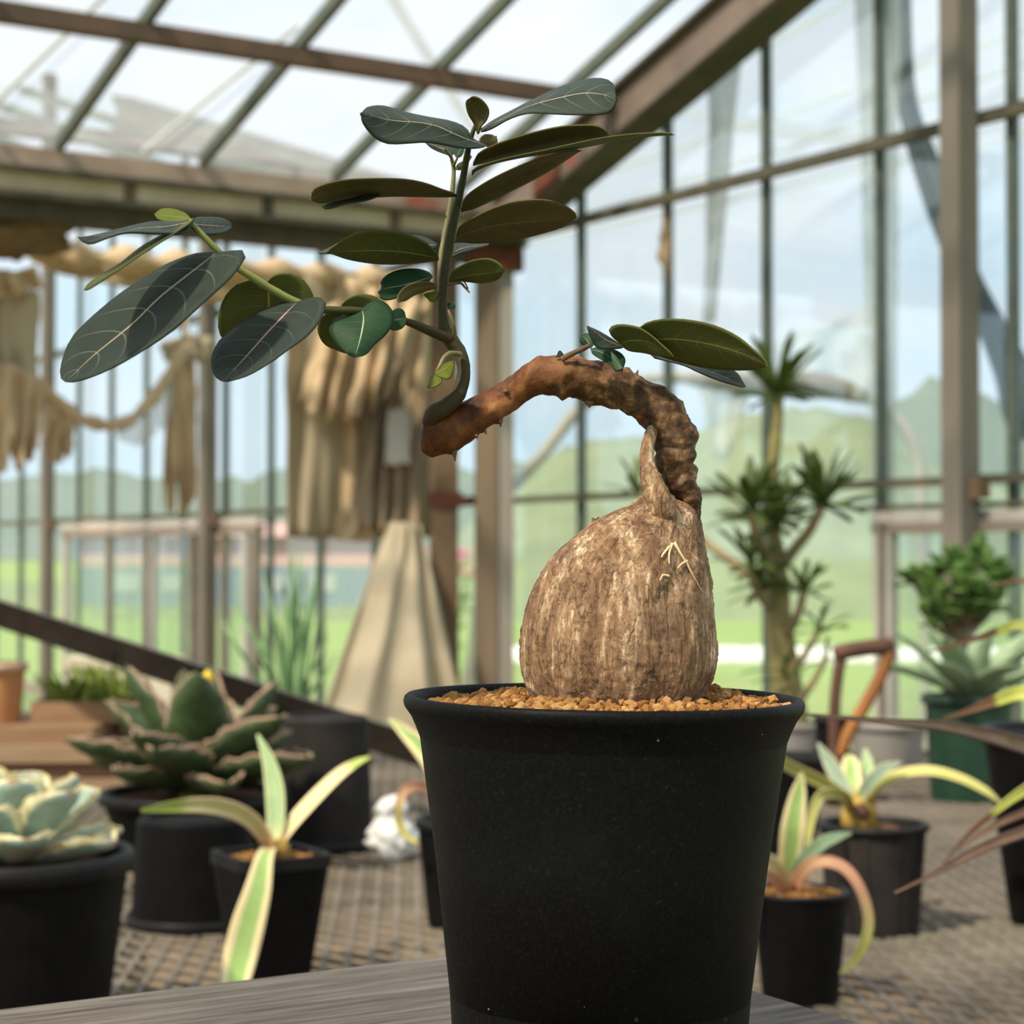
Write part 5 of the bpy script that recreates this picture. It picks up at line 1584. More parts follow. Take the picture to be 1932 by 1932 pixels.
def pot_round(px, Z, rt, rb, h, label, mat_='nursery_black', rim='nursery_rim', lip=0.010, lipw=0.004, soil='potting_dark', fill=0.012, upside=False, loc=None, name='nursery_pot', base_z=None, ribs=0, group=None):
    c = np.array([bx(px, Z), Z, Z_BENCH if base_z is None else base_z]) if loc is None else np.array(loc)
    e = empty(name, c, label, 'pot', group)
    if not upside:
        prof = [(rb * 0.9, 0.004), (rb, 0.0), (rb * 1.01, 0.004), (rt, h - lip), (rt - 0.004, h - lip), ((rt + rb) / 2 - 0.005, h * 0.5), (rb * 0.85, 0.008)]
        MB().lathe(prof, c, 48, close_top=True).build('pot_body', mat_, e, smooth=False)
        rp = [(rt - 0.0005, h - lip), (rt + lipw, h - lip + 0.001), (rt + lipw * 1.1, h - 0.002), (rt + lipw * 0.6, h), (rt - 0.002, h), (rt - 0.004, h - 0.003), (rt - 0.004, h - lip)]
        MB().lathe(rp, c, 48, close_bottom=False).build('rim', rim, e, smooth=True)
        for k in range(ribs):
            a = 2 * math.pi * k / ribs
            d = np.array([math.cos(a), math.sin(a), 0])
            MB().bar(c + d * (rb * 1.01) + UPV * 0.004, c + d * (rt + 0.0005) + UPV * (h - lip), 0.004, 0.002, up=d).build('rib', mat_, e)
        if soil:
            zs = h - fill
            m2 = MB()
            vs = []
            for i in range(7):
                for j in range(28):
                    r = (rt - 0.004) * i / 6
                    a = 2 * math.pi * j / 28
                    q = np.array([r * math.cos(a), r * math.sin(a), zs])
                    q[2] += 0.004 * fnz(q * 60 + c, 1.0, 3) + 0.004 * (1 - i / 6)
                    vs.append(c + q)
            m2.add(vs, [(i * 28 + j, (i + 1) * 28 + j, (i + 1) * 28 + (j + 1) % 28, i * 28 + (j + 1) % 28) for i in range(6) for j in range(28)])
            if soil == 'akadama':
                m2.lc = [(0.2, 0.01, 0)] * len(vs)
                granules(m2, c + UPV * zs, lambda rnd: disc(rnd, rt - 0.006), lambda x, y: 0.003 * (1 - (x * x + y * y) / (rt * rt)), 420, 0.0014, 0.003, int(px) % 97)
            o = m2.build('soil', soil, e)
            tag(o, kind='stuff')
    else:
        prof = [(rb, 0.0), (rb + lipw, 0.001), (rb + lipw, lip), (rb, lip + 0.001), (rt, h - 0.004), (rt - 0.004, h), (rt * 0.8, h), (rt * 0.78, h - 0.004), (0.02, h - 0.004)]
        MB().lathe(prof, c, 48, close_bottom=False, close_top=True).build('pot_body', mat_, e, smooth=False)
        MB().lathe([(rb + lipw, 0.0), (rb + lipw * 1.4, 0.002), (rb + lipw * 1.4, lip * 0.8), (rb + lipw, lip)], c, 48, close_bottom=False).build('rim', rim, e, smooth=True)
    return e, c


def pot_square(px, Z, ht, hb, h, label, rz=0.5, soil='akadama'):
    c = np.array([bx(px, Z), Z, Z_BENCH])
    e = empty('nursery_pot', c, label, 'pot')
    n = 32

    def warp(a, z):
        a = a - rz
        m = max(abs(math.cos(a)), abs(math.sin(a)))
        return min(1.0 / m, 1.30)
    MB().lathe([(hb * .9, 0.003), (hb, 0.0), (hb, 0.004), (ht, h - 0.012), (ht - 0.003, h - 0.012), ((ht + hb) / 2 - 0.005, h * .5), (hb * .85, 0.008)], c, n, warp=warp, close_top=True).build('pot_body', 'nursery_black', e)
    MB().lathe([(ht, h - 0.012), (ht + 0.002, h - 0.011), (ht + 0.002, h), (ht - 0.002, h), (ht - 0.003, h - 0.012)], c, n, warp=warp, close_bottom=False).build('rim', 'nursery_rim', e)
    m2 = MB()
    zs = h - 0.008
    q = [c + np.array([ (ht - .003) * 1.0 * math.cos(rz + math.pi / 4 + k * math.pi / 2) * 1.3, (ht - .003) * 1.3 * math.sin(rz + math.pi / 4 + k * math.pi / 2), zs - 0.003]) for k in range(4)]
    m2.add(q, [(0, 1, 2, 3)], 0, [(0.1, 0.01, 0)] * 4)
    granules(m2, c + UPV * zs, lambda rnd: disc(rnd, ht * 0.98), lambda x, y: 0.002, 420, 0.0014, 0.003, 31)
    tag(m2.build('soil', 'akadama', e), kind='stuff')
    return e, c


def ribbon(parent, mat_, pts, phi=0.0, thick=0.003, ch=0.25, n=30, m=4, name='leaf', world=False, facing=None, wave=0.0):
    """strap leaf along pixels (px, py, Y, half width px) or world points"""
    C = catmull(pts, n)
    if world:
        S = C[:, :3]
        Wd = np.maximum(C[:, 3], 0.0004)
    else:
        S = np.array([at(p[0], p[1], p[2]) for p in C])
        Wd = np.maximum(C[:, 3] * C[:, 2] / FPX, 0.0005)
    T = np.gradient(S, axis=0)
    T /= np.linalg.norm(T, axis=1, keepdims=True)
    P, TH = [], []
    for i in range(n):
        f0 = np.array([0, -1.0, 0.25]) if facing is None else np.array(facing, float)
        f0 = f0 - T[i] * np.dot(f0, T[i])
        f0 /= np.linalg.norm(f0)
        sd = np.cross(T[i], f0)
        c_, s_ = math.cos(math.radians(phi)), math.sin(math.radians(phi))
        side_ = sd * c_ + f0 * s_
        nr = np.cross(side_, T[i])
        if np.dot(nr, f0) < 0:
            nr = -nr
        row, th = [], []
        for j in range(-m, m + 1):
            u = j / m
            row.append(S[i] + side_ * Wd[i] * u + nr * (ch + wave * math.sin(i * 1.5 + u * 1.2)) * Wd[i] * (u * u))
            th.append(max(0.0006, thick * (1 - 0.85 * u * u) * min(1.0, Wd[i] / max(Wd.max() * 0.5, 1e-6))))
        P.append(row)
        TH.append(th)
    fc = np.array([0, -1.0, 0.25]) if facing is None else np.array(facing, float)
    mb = MB()
    mb.shell(P, np.array(TH), facing=fc)
    return mb.build(name, mat_, parent, smooth=True)


SHAPES = {'point': ([0, .15, .45, .75, .92, 1], [.75, .9, 1.15, .82, .32, .02]), 'oval': ([0, .2, .5, .75, .9, .97, 1], [.45, .6, 1.05, 1.2, .95, .4, .03])}


def rosette(parent, mat_, org, tiers, Wf, thick, seed, teeth=None, tooth=0.004, cup=0.3, taper=0.55, shape='point', wave=0.0, clear=None):
    rnd = random.Random(seed)
    for (el, cnt, L, az0, cv) in tiers:
        for k in range(cnt):
            az = math.radians(az0 + 360 * k / cnt + rnd.uniform(-9, 9))
            e0 = math.radians(el + rnd.uniform(-6, 6))
            Lk = L * rnd.uniform(0.92, 1.08)
            if clear:      # leaves growing towards a neighbour stay shorter and steeper
                da = (math.degrees(az) - clear[0] + 180) % 360 - 180
                if abs(da) < clear[1] and el < 60:
                    Lk *= clear[2]
                    e0 += math.radians(12)
            W = Wf * Lk
            pts = []
            p = np.array(org) + np.array([math.cos(az), math.sin(az), 0]) * 0.10 * Lk
            N_ = 13
            for i in range(N_):
                t_ = i / (N_ - 1)
                wd = W * float(np.interp(t_, *SHAPES[shape]))
                pts.append((p[0], p[1], p[2], wd))
                a = e0 + math.radians(cv) * t_
                p = p + np.array([math.cos(az) * math.cos(a), math.sin(az) * math.cos(a), math.sin(a)]) * Lk / (N_ - 1)
            am = e0 + math.radians(cv) * 0.5
            fc = np.array([-math.cos(az) * math.sin(am), -math.sin(az) * math.sin(am), math.cos(am)])
            lf = ribbon(parent, mat_, pts, 0, thick, cup, 22, 4, world=True, facing=fc, wave=wave)
            if teeth:
                V = [Vector(v.co) for v in lf.data.vertices]
                mb = MB()
                off = root_offset(lf)
                m9 = 9
                for i in range(4, 21):
                    for j in (0, 8):
                        if rnd.random() < 0.12:
                            continue
                        v = np.array(V[i * m9 + j])
                        mid_ = np.array(V[i * m9 + 4])
                        d = v - mid_
                        ln = np.linalg.norm(d)
                        if ln < 1e-5:
                            continue
                        d /= ln
                        d = d + fc * 0.35
                        r = tooth * rnd.uniform(0.5, 0.9)
                        b = v + off - d * r * 0.4
                        mb.tube([b, b + d * r * 0.7, b + d * r * 1.5], [r * 0.75, r * 0.55, r * 0.1], 5)
                    # bony margin
                for j in (0, 8):
                    mb.tube([np.array(V[i * m9 + j]) + off for i in range(3, 21)], tooth * 0.42, 5)
                tag(mb.build('teeth', teeth, lf), kind=None)


# 1 small pot at the right with a striped agave
_, c = pot_round(1507, 1.62, 0.0395, 0.031, 0.089, 'small round black pot of orange grit holding the pink leaved agave', lip=0.004, lipw=0.0012, soil='akadama', fill=0.004)
ag = empty('variegated_agave', c + UPV * 0.086, 'small striped agave with curling pink leaves in the smaller round black pot', 'agave')
ribbon(ag, 'agave_stripe', [(1488, 1676, 1.62, 9), (1490, 1630, 1.61, 19), (1496, 1565, 1.60, 22), (1506, 1500, 1.60, 15), (1513, 1458, 1.60, 2)], 12)
ribbon(ag, 'agave_soft', [(1494, 1672, 1.62, 9), (1515, 1625, 1.60, 13), (1550, 1593, 1.58, 14), (1580, 1580, 1.57, 10), (1606, 1572, 1.56, 2)], 25)
ribbon(ag, 'agave_pink', [(1500, 1680, 1.61, 11), (1512, 1648, 1.60, 12), (1545, 1626, 1.58, 12), (1590, 1636, 1.57, 12), (1622, 1676, 1.56, 11), (1638, 1730, 1.555, 11), (1632, 1775, 1.55, 10), (1612, 1812, 1.55, 7), (1584, 1838, 1.55, 2)], 20)
ribbon(ag, 'agave_cream', [(1485, 1680, 1.61, 10), (1472, 1645, 1.60, 11), (1448, 1622, 1.59, 12), (1418, 1618, 1.58, 11), (1385, 1640, 1.57, 9), (1370, 1690, 1.57, 3)], 20)
ribbon(ag, 'agave_pink', [(1480, 1684, 1.61, 9), (1460, 1660, 1.60, 9), (1432, 1650, 1.59, 9), (1405, 1662, 1.58, 6), (1385, 1690, 1.58, 2)], 20)

# 2 the larger pot behind it
_, c = pot_round(1645, 1.92, 0.0500, 0.0435, 0.104, 'round black nursery pot with a thin lip holding the yellow stumped agave', mat_='nursery_dusty', lip=0.007, lipw=0.0045, ribs=10, soil='potting_dark', fill=0.010)
ag = empty('variegated_agave', at(1620, 1548, 1.92), 'green and yellow agave with arching leaves and a yellow stump', 'agave')
MB().tube([at(1622, 1572, 1.92), at(1620, 1535, 1.92), at(1618, 1512, 1.92), at(1614, 1500, 1.92)], [0.018, 0.0175, 0.015, 0.010], 14).build('stump', 'agave_stump', ag, smooth=True)
MB().tube([at(1626, 1530, 1.902), at(1628, 1529, 1.898)], [0.008, 0.004], 10).build('leaf_scar', 'spade_handle', ag)
ribbon(ag, 'agave_yellow', [(1606, 1520, 1.92, 9), (1580, 1492, 1.91, 11), (1535, 1468, 1.90, 12), (1490, 1446, 1.89, 11), (1455, 1425, 1.88, 9), (1425, 1415, 1.88, 3)], 30)
ribbon(ag, 'agave_yellow', [(1640, 1525, 1.92, 9), (1650, 1492, 1.91, 10), (1680, 1468, 1.90, 11), (1720, 1456, 1.89, 11), (1765, 1456, 1.88, 11), (1815, 1470, 1.87, 10), (1860, 1493, 1.86, 8), (1890, 1516, 1.86, 2)], 30)
ribbon(ag, 'agave_grey', [(1606, 1512, 1.93, 9), (1588, 1478, 1.94, 14), (1566, 1440, 1.95, 12), (1543, 1402, 1.96, 2)], 15)
ribbon(ag, 'agave_stripe', [(1614, 1512, 1.94, 10), (1608, 1470, 1.96, 17), (1604, 1440, 1.97, 15), (1600, 1424, 1.98, 4)], 5)
ribbon(ag, 'agave_grey', [(1622, 1510, 1.91, 9), (1640, 1478, 1.90, 13), (1668, 1452, 1.89, 11), (1700, 1438, 1.88, 2)], 20)
ribbon(ag, 'agave_green', [(1622, 1512, 1.95, 9), (1632, 1470, 1.97, 13), (1636, 1440, 1.98, 11), (1632, 1412, 1.99, 2)], 10)
ribbon(ag, 'agave_yellow', [(1606, 1528, 1.91, 9), (1594, 1504, 1.89, 11), (1570, 1496, 1.87, 11), (1545, 1505, 1.85, 10), (1530, 1545, 1.84, 9), (1524, 1590, 1.83, 6), (1520, 1625, 1.83, 2)], 25)

# 3 black pot in the gap behind
pot_round(1482, 2.42, 0.045, 0.036, 0.120, 'plain black pot half hidden behind the yellow stumped agave', lip=0.012, lipw=0.004)

# 4 pot of the blue agave, at the left edge
_, c = pot_round(28, 1.50, 0.086, 0.070, 0.139, 'broad black pot with a thick rim holding the cream edged blue agave', lip=0.016, lipw=0.0045, soil='potting_dark', fill=0.014)
ag = empty('blue_agave', at(25, 1612, 1.5), 'compact blue green agave rosette with wavy cream leaf margins', 'agave')
rosette(ag, 'agave_blue', at(22, 1622, 1.5), [(82, 3, 0.066, 80, -10), (64, 5, 0.074, -68, -8), (38, 5, 0.080, -30, 2), (10, 7, 0.078, -72, 12)], 0.25, 0.005, 4, 'teeth_yellow', 0.0022, 0.38, 0.75, 'oval', 0.05)

# 5 square pot with the striped agave
_, c = pot_square(512, 1.70, 0.040, 0.028, 0.108, 'square tapered black pot holding the striped agave with a long hanging leaf', 0.55)
ag = empty('variegated_agave', at(508, 1606, 1.7), 'striped agave with three spreading leaves and one long leaf hanging down in front', 'agave')
ribbon(ag, 'agave_cream', [(512, 1612, 1.70, 14), (500, 1578, 1.69, 16), (472, 1545, 1.68, 17), (430, 1525, 1.67, 17), (380, 1518, 1.66, 15), (325, 1522, 1.65, 11), (266, 1530, 1.64, 2)], 28)
ribbon(ag, 'agave_green', [(516, 1600, 1.71, 12), (521, 1550, 1.72, 17), (519, 1490, 1.73, 18), (507, 1435, 1.74, 12), (486, 1386, 1.75, 2)], 10)
ribbon(ag, 'agave_cream', [(518, 1606, 1.71, 12), (542, 1566, 1.72, 14), (585, 1516, 1.73, 15), (635, 1466, 1.74, 13), (668, 1442, 1.75, 9), (698, 1428, 1.75, 2)], 25)
ribbon(ag, 'agave_stripe', [(514, 1600, 1.69, 11), (506, 1604, 1.655, 14), (498, 1622, 1.635, 17), (486, 1680, 1.62, 25), (468, 1745, 1.61, 31), (452, 1810, 1.60, 31), (442, 1862, 1.575, 24), (436, 1896, 1.55, 3)], 8, ch=0.15)
MB().tube([at(528, 1622, 1.70), at(526, 1600, 1.70), at(520, 1585, 1.70)], [0.010, 0.010, 0.007], 10).build('stump', 'agave_stump', ag, smooth=True)

# 6, 7 upturned pots
pot_round(368, 1.95, 0.056, 0.061, 0.106, 'upturned black pot behind the square tapered pot', lip=0.011, lipw=0.004, upside=True)
pot_round(614, 2.46, 0.054, 0.060, 0.164, 'tall dusty upturned black pot beside the dark toothed agave', mat_='nursery_dusty', lip=0.012, lipw=0.008, upside=True)

# 8 toothed agave
_, c = pot_round(368, 2.30, 0.104, 0.076, 0.090, 'wide low black pot holding the dark toothed agave', lip=0.014, lipw=0.006, soil='potting_dark', fill=0.010)
ag = empty('toothed_agave', at(370, 1492, 2.3), 'dark green agave rosette with thick leaves and pinkish toothed margins', 'agave')
MB().tube([at(378, 1512, 2.3), at(378, 1484, 2.3), at(378, 1464, 2.3)], [0.024, 0.024, 0.014], 12).build('stem', 'agave_stump', ag, smooth=True)
rosette(ag, 'agave_dark', at(378, 1484, 2.3), [(84, 2, 0.135, 70, -6), (66, 4, 0.150, 190, -8), (44, 5, 0.150, -50, -20), (24, 6, 0.145, -95, -14), (12, 6, 0.125, -70, 0)], 0.21, 0.010, 12, 'teeth_pink', 0.0042, 0.42, 0.55, 'point', 0.07, clear=(45, 34, 0.82))
MB().tube([at(391, 1292, 2.28), at(391, 1278, 2.275), at(392, 1264, 2.28)], [0.0075, 0.008, 0.001], 8).build('fallen_petal', 'yellow_petal', ag, smooth=True)

# 9 tall pot at the right edge, 10 pot of the dried agave further right
pot_round(2003, 1.96, 0.076, 0.052, 0.193, 'tall black pot behind the brown drying leaves', lip=0.016, lipw=0.005)
_, c = pot_round(0, 1.30, 0.07, 0.055, 0.15, 'black pot holding the agave with long brown drying leaves', loc=(at(2230, 1050, 1.30)[0], 1.30, Z_BENCH))
ag = empty('dry_agave', (c[0], c[1], c[2] + 0.14), 'agave with long narrow leaves drying brown from their tips', 'agave')
MB().tube([(c[0], c[1], c[2] + 0.125), (c[0], c[1], c[2] + 0.15), (c[0], c[1], c[2] + 0.168)], [0.016, 0.016, 0.010], 10).build('stump', 'agave_stump', ag, smooth=True)
cen = (2230, 1640, 1.30, 12.4)
ribbon(ag, 'agave_dead', [cen, (2120, 1480, 1.26, 16.1), (2010, 1430, 1.22, 16.7), (1932, 1407, 1.18, 15.5), (1850, 1384, 1.14, 12.4), (1760, 1367, 1.10, 8.1), (1680, 1362, 1.06, 5.6), (1590, 1354, 1.03, 3.7), (1503, 1346, 1.0, 1.2)], 8, thick=0.006)
ribbon(ag, 'agave_dry', [cen, (2130, 1420, 1.33, 16.1), (2020, 1330, 1.36, 14.9), (1935, 1308, 1.38, 13.6), (1885, 1320, 1.40, 10.5), (1830, 1340, 1.41, 5.6), (1775, 1358, 1.42, 1.2)], 8, thick=0.005)
ribbon(ag, 'agave_dry', [cen, (2140, 1360, 1.40, 12.4), (2030, 1215, 1.46, 11.2), (1932, 1180, 1.50, 9.3), (1885, 1190, 1.52, 7.4), (1838, 1206, 1.54, 4.3), (1750, 1231, 1.56, 1.2)], 8, thick=0.005)
ribbon(ag, 'agave_dry', [cen, (2120, 1520, 1.32, 12.4), (2000, 1460, 1.34, 11.2), (1932, 1492, 1.36, 9.3), (1880, 1530, 1.37, 5.6), (1820, 1582, 1.38, 3.7), (1768, 1648, 1.38, 1.2)], 10, thick=0.004)
ribbon(ag, 'agave_dead', [cen, (2120, 1560, 1.22, 12.4), (2010, 1548, 1.18, 11.8), (1932, 1570, 1.15, 10.5), (1850, 1602, 1.12, 8.7), (1780, 1640, 1.10, 5.0), (1740, 1660, 1.09, 3.1), (1690, 1684, 1.08, 1.2)], 8, thick=0.005)
ribbon(ag, 'agave_dead', [cen, (2110, 1560, 1.30, 9.9), (2000, 1510, 1.28, 8.7), (1932, 1534, 1.26, 6.8), (1870, 1562, 1.25, 5.0), (1812, 1598, 1.24, 1.2)], 10, thick=0.004)
ribbon(ag, 'agave_dead', [cen, (2150, 1330, 1.40, 8.7), (2040, 1130, 1.44, 6.2), (1932, 1096, 1.46, 4.3), (1866, 1108, 1.48, 1.2)], 10, thick=0.003)
ribbon(ag, 'agave_dry', [cen, (2240, 1420, 1.36, 14.9), (2260, 1220, 1.42, 9.9), (2290, 1060, 1.46, 1.2)], 10, thick=0.005)

# 11 agave behind the main pot
_, c = pot_round(884, 1.95, 0.050, 0.040, 0.104, 'black pot mostly hidden behind the main black pot', lip=0.010, lipw=0.003)
ag = empty('variegated_agave', at(880, 1552, 1.95), 'striped agave with one curled pinkish leaf peeping out behind the main black pot', 'agave')
MB().tube([at(878, 1576, 1.95), at(878, 1556, 1.95), at(876, 1540, 1.95)], [0.012, 0.012, 0.008], 10).build('stump', 'agave_stump', ag, smooth=True)
ribbon(ag, 'agave_stripe', [(872, 1556, 1.95, 12), (850, 1490, 1.96, 20), (805, 1420, 1.97, 20), (768, 1385, 1.98, 12), (734, 1356, 1.99, 2)], 15)
ribbon(ag, 'agave_pink', [(866, 1556, 1.95, 9), (838, 1508, 1.93, 9), (800, 1484, 1.92, 9), (768, 1488, 1.91, 9), (753, 1515, 1.90, 8), (753, 1550, 1.90, 8), (768, 1578, 1.90, 7), (792, 1592, 1.90, 2)], 20)
ribbon(ag, 'agave_green', [(890, 1556, 1.95, 12), (930, 1480, 1.96, 16), (985, 1430, 1.97, 12), (1030, 1420, 1.98, 2)], 15)

# 12 green planter, 13 grey bowl, 14 grey pot of the tree, 15 tall dark pot, 16 bush pot, 17 grass pot
_, c = pot_round(1826, 2.95, 0.064, 0.056, 0.156, 'dark green plastic planter with a pale dusty lip', mat_='green_plastic', rim='green_plastic', lip=0.014, lipw=0.006, name='planter')
ag = empty('grey_agave', at(1832, 1316, 2.95), 'pale grey green agave with broad leaves in the green planter', 'agave')
MB().tube([at(1832, 1340, 2.95), at(1832, 1312, 2.95), at(1832, 1298, 2.95)], [0.016, 0.016, 0.010], 10).build('stem', 'agave_stump', ag, smooth=True)
rosette(ag, 'agave_soft', at(1832, 1312, 2.95), [(70, 3, 0.12, -60, -10), (48, 5, 0.145, -40, -18), (30, 6, 0.15, -70, -20)], 0.13, 0.006, 8, None, cup=0.35)
pot_round(1672, 3.30, 0.064, 0.050, 0.086, 'pale grey rounded ceramic pot behind the rusty spade handle', mat_='grey_ceramic', rim='grey_ceramic', lip=0.012, lipw=0.004, name='ceramic_pot')
_, ct = pot_round(1492, 3.35, 0.056, 0.046, 0.082, 'pale grey ceramic pot holding the tall branching succulent tree', mat_='grey_ceramic', rim='grey_ceramic', lip=0.012, lipw=0.004, name='ceramic_pot')
_, cs = pot_round(1570, 2.92, 0.026, 0.023, 0.125, 'slim tall black pot standing right behind the spade handle', lip=0.010, lipw=0.003)
_, cb = pot_round(1812, 3.42, 0.058, 0.046, 0.100, 'black pot of the round leaved bush behind the green planter', lip=0.010, lipw=0.003)
_, cg = pot_round(560, 3.38, 0.056, 0.044, 0.092, 'black pot of the reed like grass behind the dark toothed agave', lip=0.010, lipw=0.003)

# spade handle
sp = empty('spade', np.array([bx(1571, 2.865), 2.865, Z_BENCH]), 'rusty brown spade with a D shaped grip and an orange worn strut', 'spade')
Zs = 2.865
MB().tube(catmull([at(1574, 1236, Zs), at(1600, 1228, Zs), at(1640, 1222, Zs), at(1686, 1218, Zs)], 12), [0.0105, 0.0125, 0.0125, 0.0125, 0.0125, 0.0125, 0.0125, 0.0125, 0.0125, 0.0125, 0.0125, 0.0105], 14).build('grip', 'spade_handle', sp, smooth=True)
MB().tube(catmull([at(1588, 1234, Zs), at(1580, 1280, Zs), at(1575, 1330, Zs), at(1574, 1400, Zs), at(1572, 1440, Zs)], 14), 0.0085, 10).build('strut', 'spade_handle', sp, smooth=True)
MB().tube(catmull([at(1680, 1226, Zs), at(1662, 1275, Zs), at(1632, 1330, Zs), at(1600, 1385, Zs), at(1580, 1430, Zs)], 16), 0.0095, 10).build('strut', 'spade_orange', sp, smooth=True)
MB().tube([at(1574, 1425, Zs), at(1571, 1470, Zs), np.array([bx(1571, Zs), Zs, Z_BENCH])], 0.0105, 10).build('shaft', 'spade_handle', sp, smooth=True)


# leaves shared by many copies
def strap_mesh(name, mat_, pts_w, cup=0.2, th=0.02, n=9, m=2, droop=0.0):
    """unit leaf along +X, normal +Z"""
    P = []
    for i in range(n):
        t_ = i / (n - 1)
        w = np.interp(t_, [p[0] for p in pts_w], [p[1] for p in pts_w])
        P.append([(t_, w * j / m, cup * w * (j / m) ** 2 - droop * t_ * t_) for j in range(-m, m + 1)])
    return MB().shell(P, th, facing=np.array([0, 0, 1])).mesh(name, mat_, smooth=True)


NARROW = strap_mesh('narrow_leaf', 'tree_leaf', [(0, .03), (.45, .075), (.75, .085), (.93, .05), (1, .008)], droop=0.12, th=0.018)
NARROW_D = strap_mesh('narrow_leaf', 'tree_leaf', [(0, .03), (.45, .075), (.75, .085), (.93, .05), (1, .008)], droop=0.22, th=0.018)
OVAL = strap_mesh('oval_leaf', 'bush_leaf', [(0, .05), (.35, .20), (.65, .30), (.88, .22), (1, .03)], cup=0.3, th=0.06)
TUFT = strap_mesh('tuft_blade', 'tuft_green', [(0, .05), (.4, .07), (.8, .04), (1, .006)], droop=0.25, th=0.02)


def place_leaf(me, parent, p, d, L, rnd, name='leaf'):
    d = Vector(d).normalized()
    up = Vector((0, 0, 1)) + Vector((rnd.uniform(-.3, .3), rnd.uniform(-.3, .3), 0))
    sd = up.cross(d)
    if sd.length < 1e-3:
        sd = Vector((1, 0, 0))
    sd.normalize()
    nr = d.cross(sd)
    M = Matrix.Translation(Vector(p)) @ Matrix((d, sd, nr)).transposed().to_4x4() @ Matrix.Scale(L, 4)
    return inst(name, me, parent, M)


tree = empty('succulent_tree', ct + UPV * 0.07, 'tall succulent tree with pale trunk and narrow leaf tufts in a grey ceramic pot', 'tree')
Zt = 3.35
rnd = random.Random(21)
bark_tube('trunk', [(1494, 1385, 36, Zt), (1486, 1320, 33, Zt), (1477, 1240, 28, Zt), (1470, 1160, 24, Zt), (1470, 1100, 19, Zt), (1466, 1045, 15, Zt), (1458, 985, 12, Zt), (1456, 920, 11, Zt), (1461, 850, 12, Zt), (1467, 790, 11, Zt), (1468, 745, 10, Zt)], 'tree_trunk', tree, 70, 16, 0.002)
for pth in ([(1470, 1075, 12, Zt), (1500, 1035, 11, Zt - .02), (1528, 1000, 10, Zt - .04), (1550, 955, 9, Zt - .05)], [(1460, 1085, 12, Zt), (1440, 1040, 11, Zt - .03), (1425, 1000, 10, Zt - .05), (1418, 965, 9, Zt - .06)],
            [(1474, 1210, 9, Zt), (1498, 1175, 9, Zt - .04), (1512, 1135, 8, Zt - .06), (1516, 1112, 7, Zt - .06)], [(1484, 1280, 8, Zt), (1518, 1235, 7, Zt - .04), (1540, 1200, 6, Zt - .06), (1546, 1185, 5, Zt - .06)],
            [(1492, 1345, 8, Zt), (1522, 1305, 7, Zt - .05), (1548, 1262, 6, Zt - .06), (1558, 1235, 5, Zt - .07)], [(1462, 1150, 10, Zt), (1438, 1130, 9, Zt - .04), (1422, 1100, 8, Zt - .06), (1414, 1070, 7, Zt - .06)],
            [(1462, 1120, 10, Zt + .02), (1400, 1075, 9, Zt + .08), (1300, 1000, 8, Zt + .12), (1208, 930, 7, Zt + .14)]):
    bark_tube('branch', pth, 'tree_branch', tree, 24, 10, 0.001)
for (px, py, Lp, cnt, dz, ml) in ((1468, 742, 92, 30, 0, NARROW), (1552, 950, 96, 28, -.05, NARROW), (1418, 960, 92, 24, -.06, NARROW), (1468, 985, 84, 24, -.04, NARROW), (1414, 1066, 66, 18, -.06, NARROW_D), (1440, 1105, 62, 16, -.05, NARROW_D), (1517, 1112, 58, 18, -.06, NARROW), (1546, 1184, 52, 14, -.06, NARROW_D), (1559, 1234, 34, 10, -.07, NARROW_D),
                              (1204, 926, 62, 14, .14, NARROW_D), (1480, 1270, 60, 8, -.05, NARROW_D)):
    Zc = Zt + dz
    o3 = at(px, py, Zc)
    for k in range(cnt):
        az = 2 * math.pi * k / cnt * 2.4 + rnd.uniform(-.3, .3)
        el = math.radians(rnd.choice([-5, 5, 15, 25, 40, 55, 75]) + rnd.uniform(-6, 6))
        d = (math.cos(az) * math.cos(el), math.sin(az) * math.cos(el), math.sin(el))
        place_leaf(ml, tree, o3 + UPV * rnd.uniform(-.012, .008), d, Lp * 1.25 * Zc / FPX * rnd.uniform(.8, 1.12), rnd)

bush = empty('leafy_bush', cb + UPV * 0.09, 'round leaved bright green succulent bush in front of the square taupe post', 'bush')
Zb = 3.42
bark_tube('trunk', [(1812, 1405, 26, Zb), (1812, 1330, 23, Zb), (1812, 1260, 22, Zb), (1808, 1205, 21, Zb), (1800, 1165, 15, Zb)], 'bush_wood', bush, 30, 12, 0.003)
rnd = random.Random(8)
for (px, py, dz, cnt) in ((1722, 1092, .02, 12), (1752, 1112, -.04, 14), (1770, 1082, .03, 13), (1800, 1068, -.03, 16), (1838, 1056, .02, 15), (1868, 1076, -.02, 15), (1886, 1104, .02, 11), (1815, 1104, -.07, 16), (1850, 1122, -.05, 14), (1780, 1142, -.05, 14), (1828, 1150, -.04, 12), (1762, 1178, -.03, 7), (1880, 1140, -.02, 9)):
    o3 = at(px, py, Zb + dz)
    st = at(1805 + (px - 1805) * .2, 1180, Zb)
    MB().tube(catmull([st, (st + o3) / 2 + UPV * -.012, o3], 8), np.linspace(.009, .004, 8), 7).build('branch', 'bush_wood', bush, smooth=True)
    for k in range(cnt):
        az = 2 * math.pi * k / cnt * 2.4 + rnd.uniform(-.3, .3)
        el = math.radians(rnd.choice([-10, 10, 25, 45, 65]) + rnd.uniform(-8, 8))
        d = (math.cos(az) * math.cos(el), math.sin(az) * math.cos(el), math.sin(el))
        place_leaf(OVAL, bush, o3 + UPV * rnd.uniform(-.015, .01), d, 0.040 * rnd.uniform(.8, 1.15), rnd)

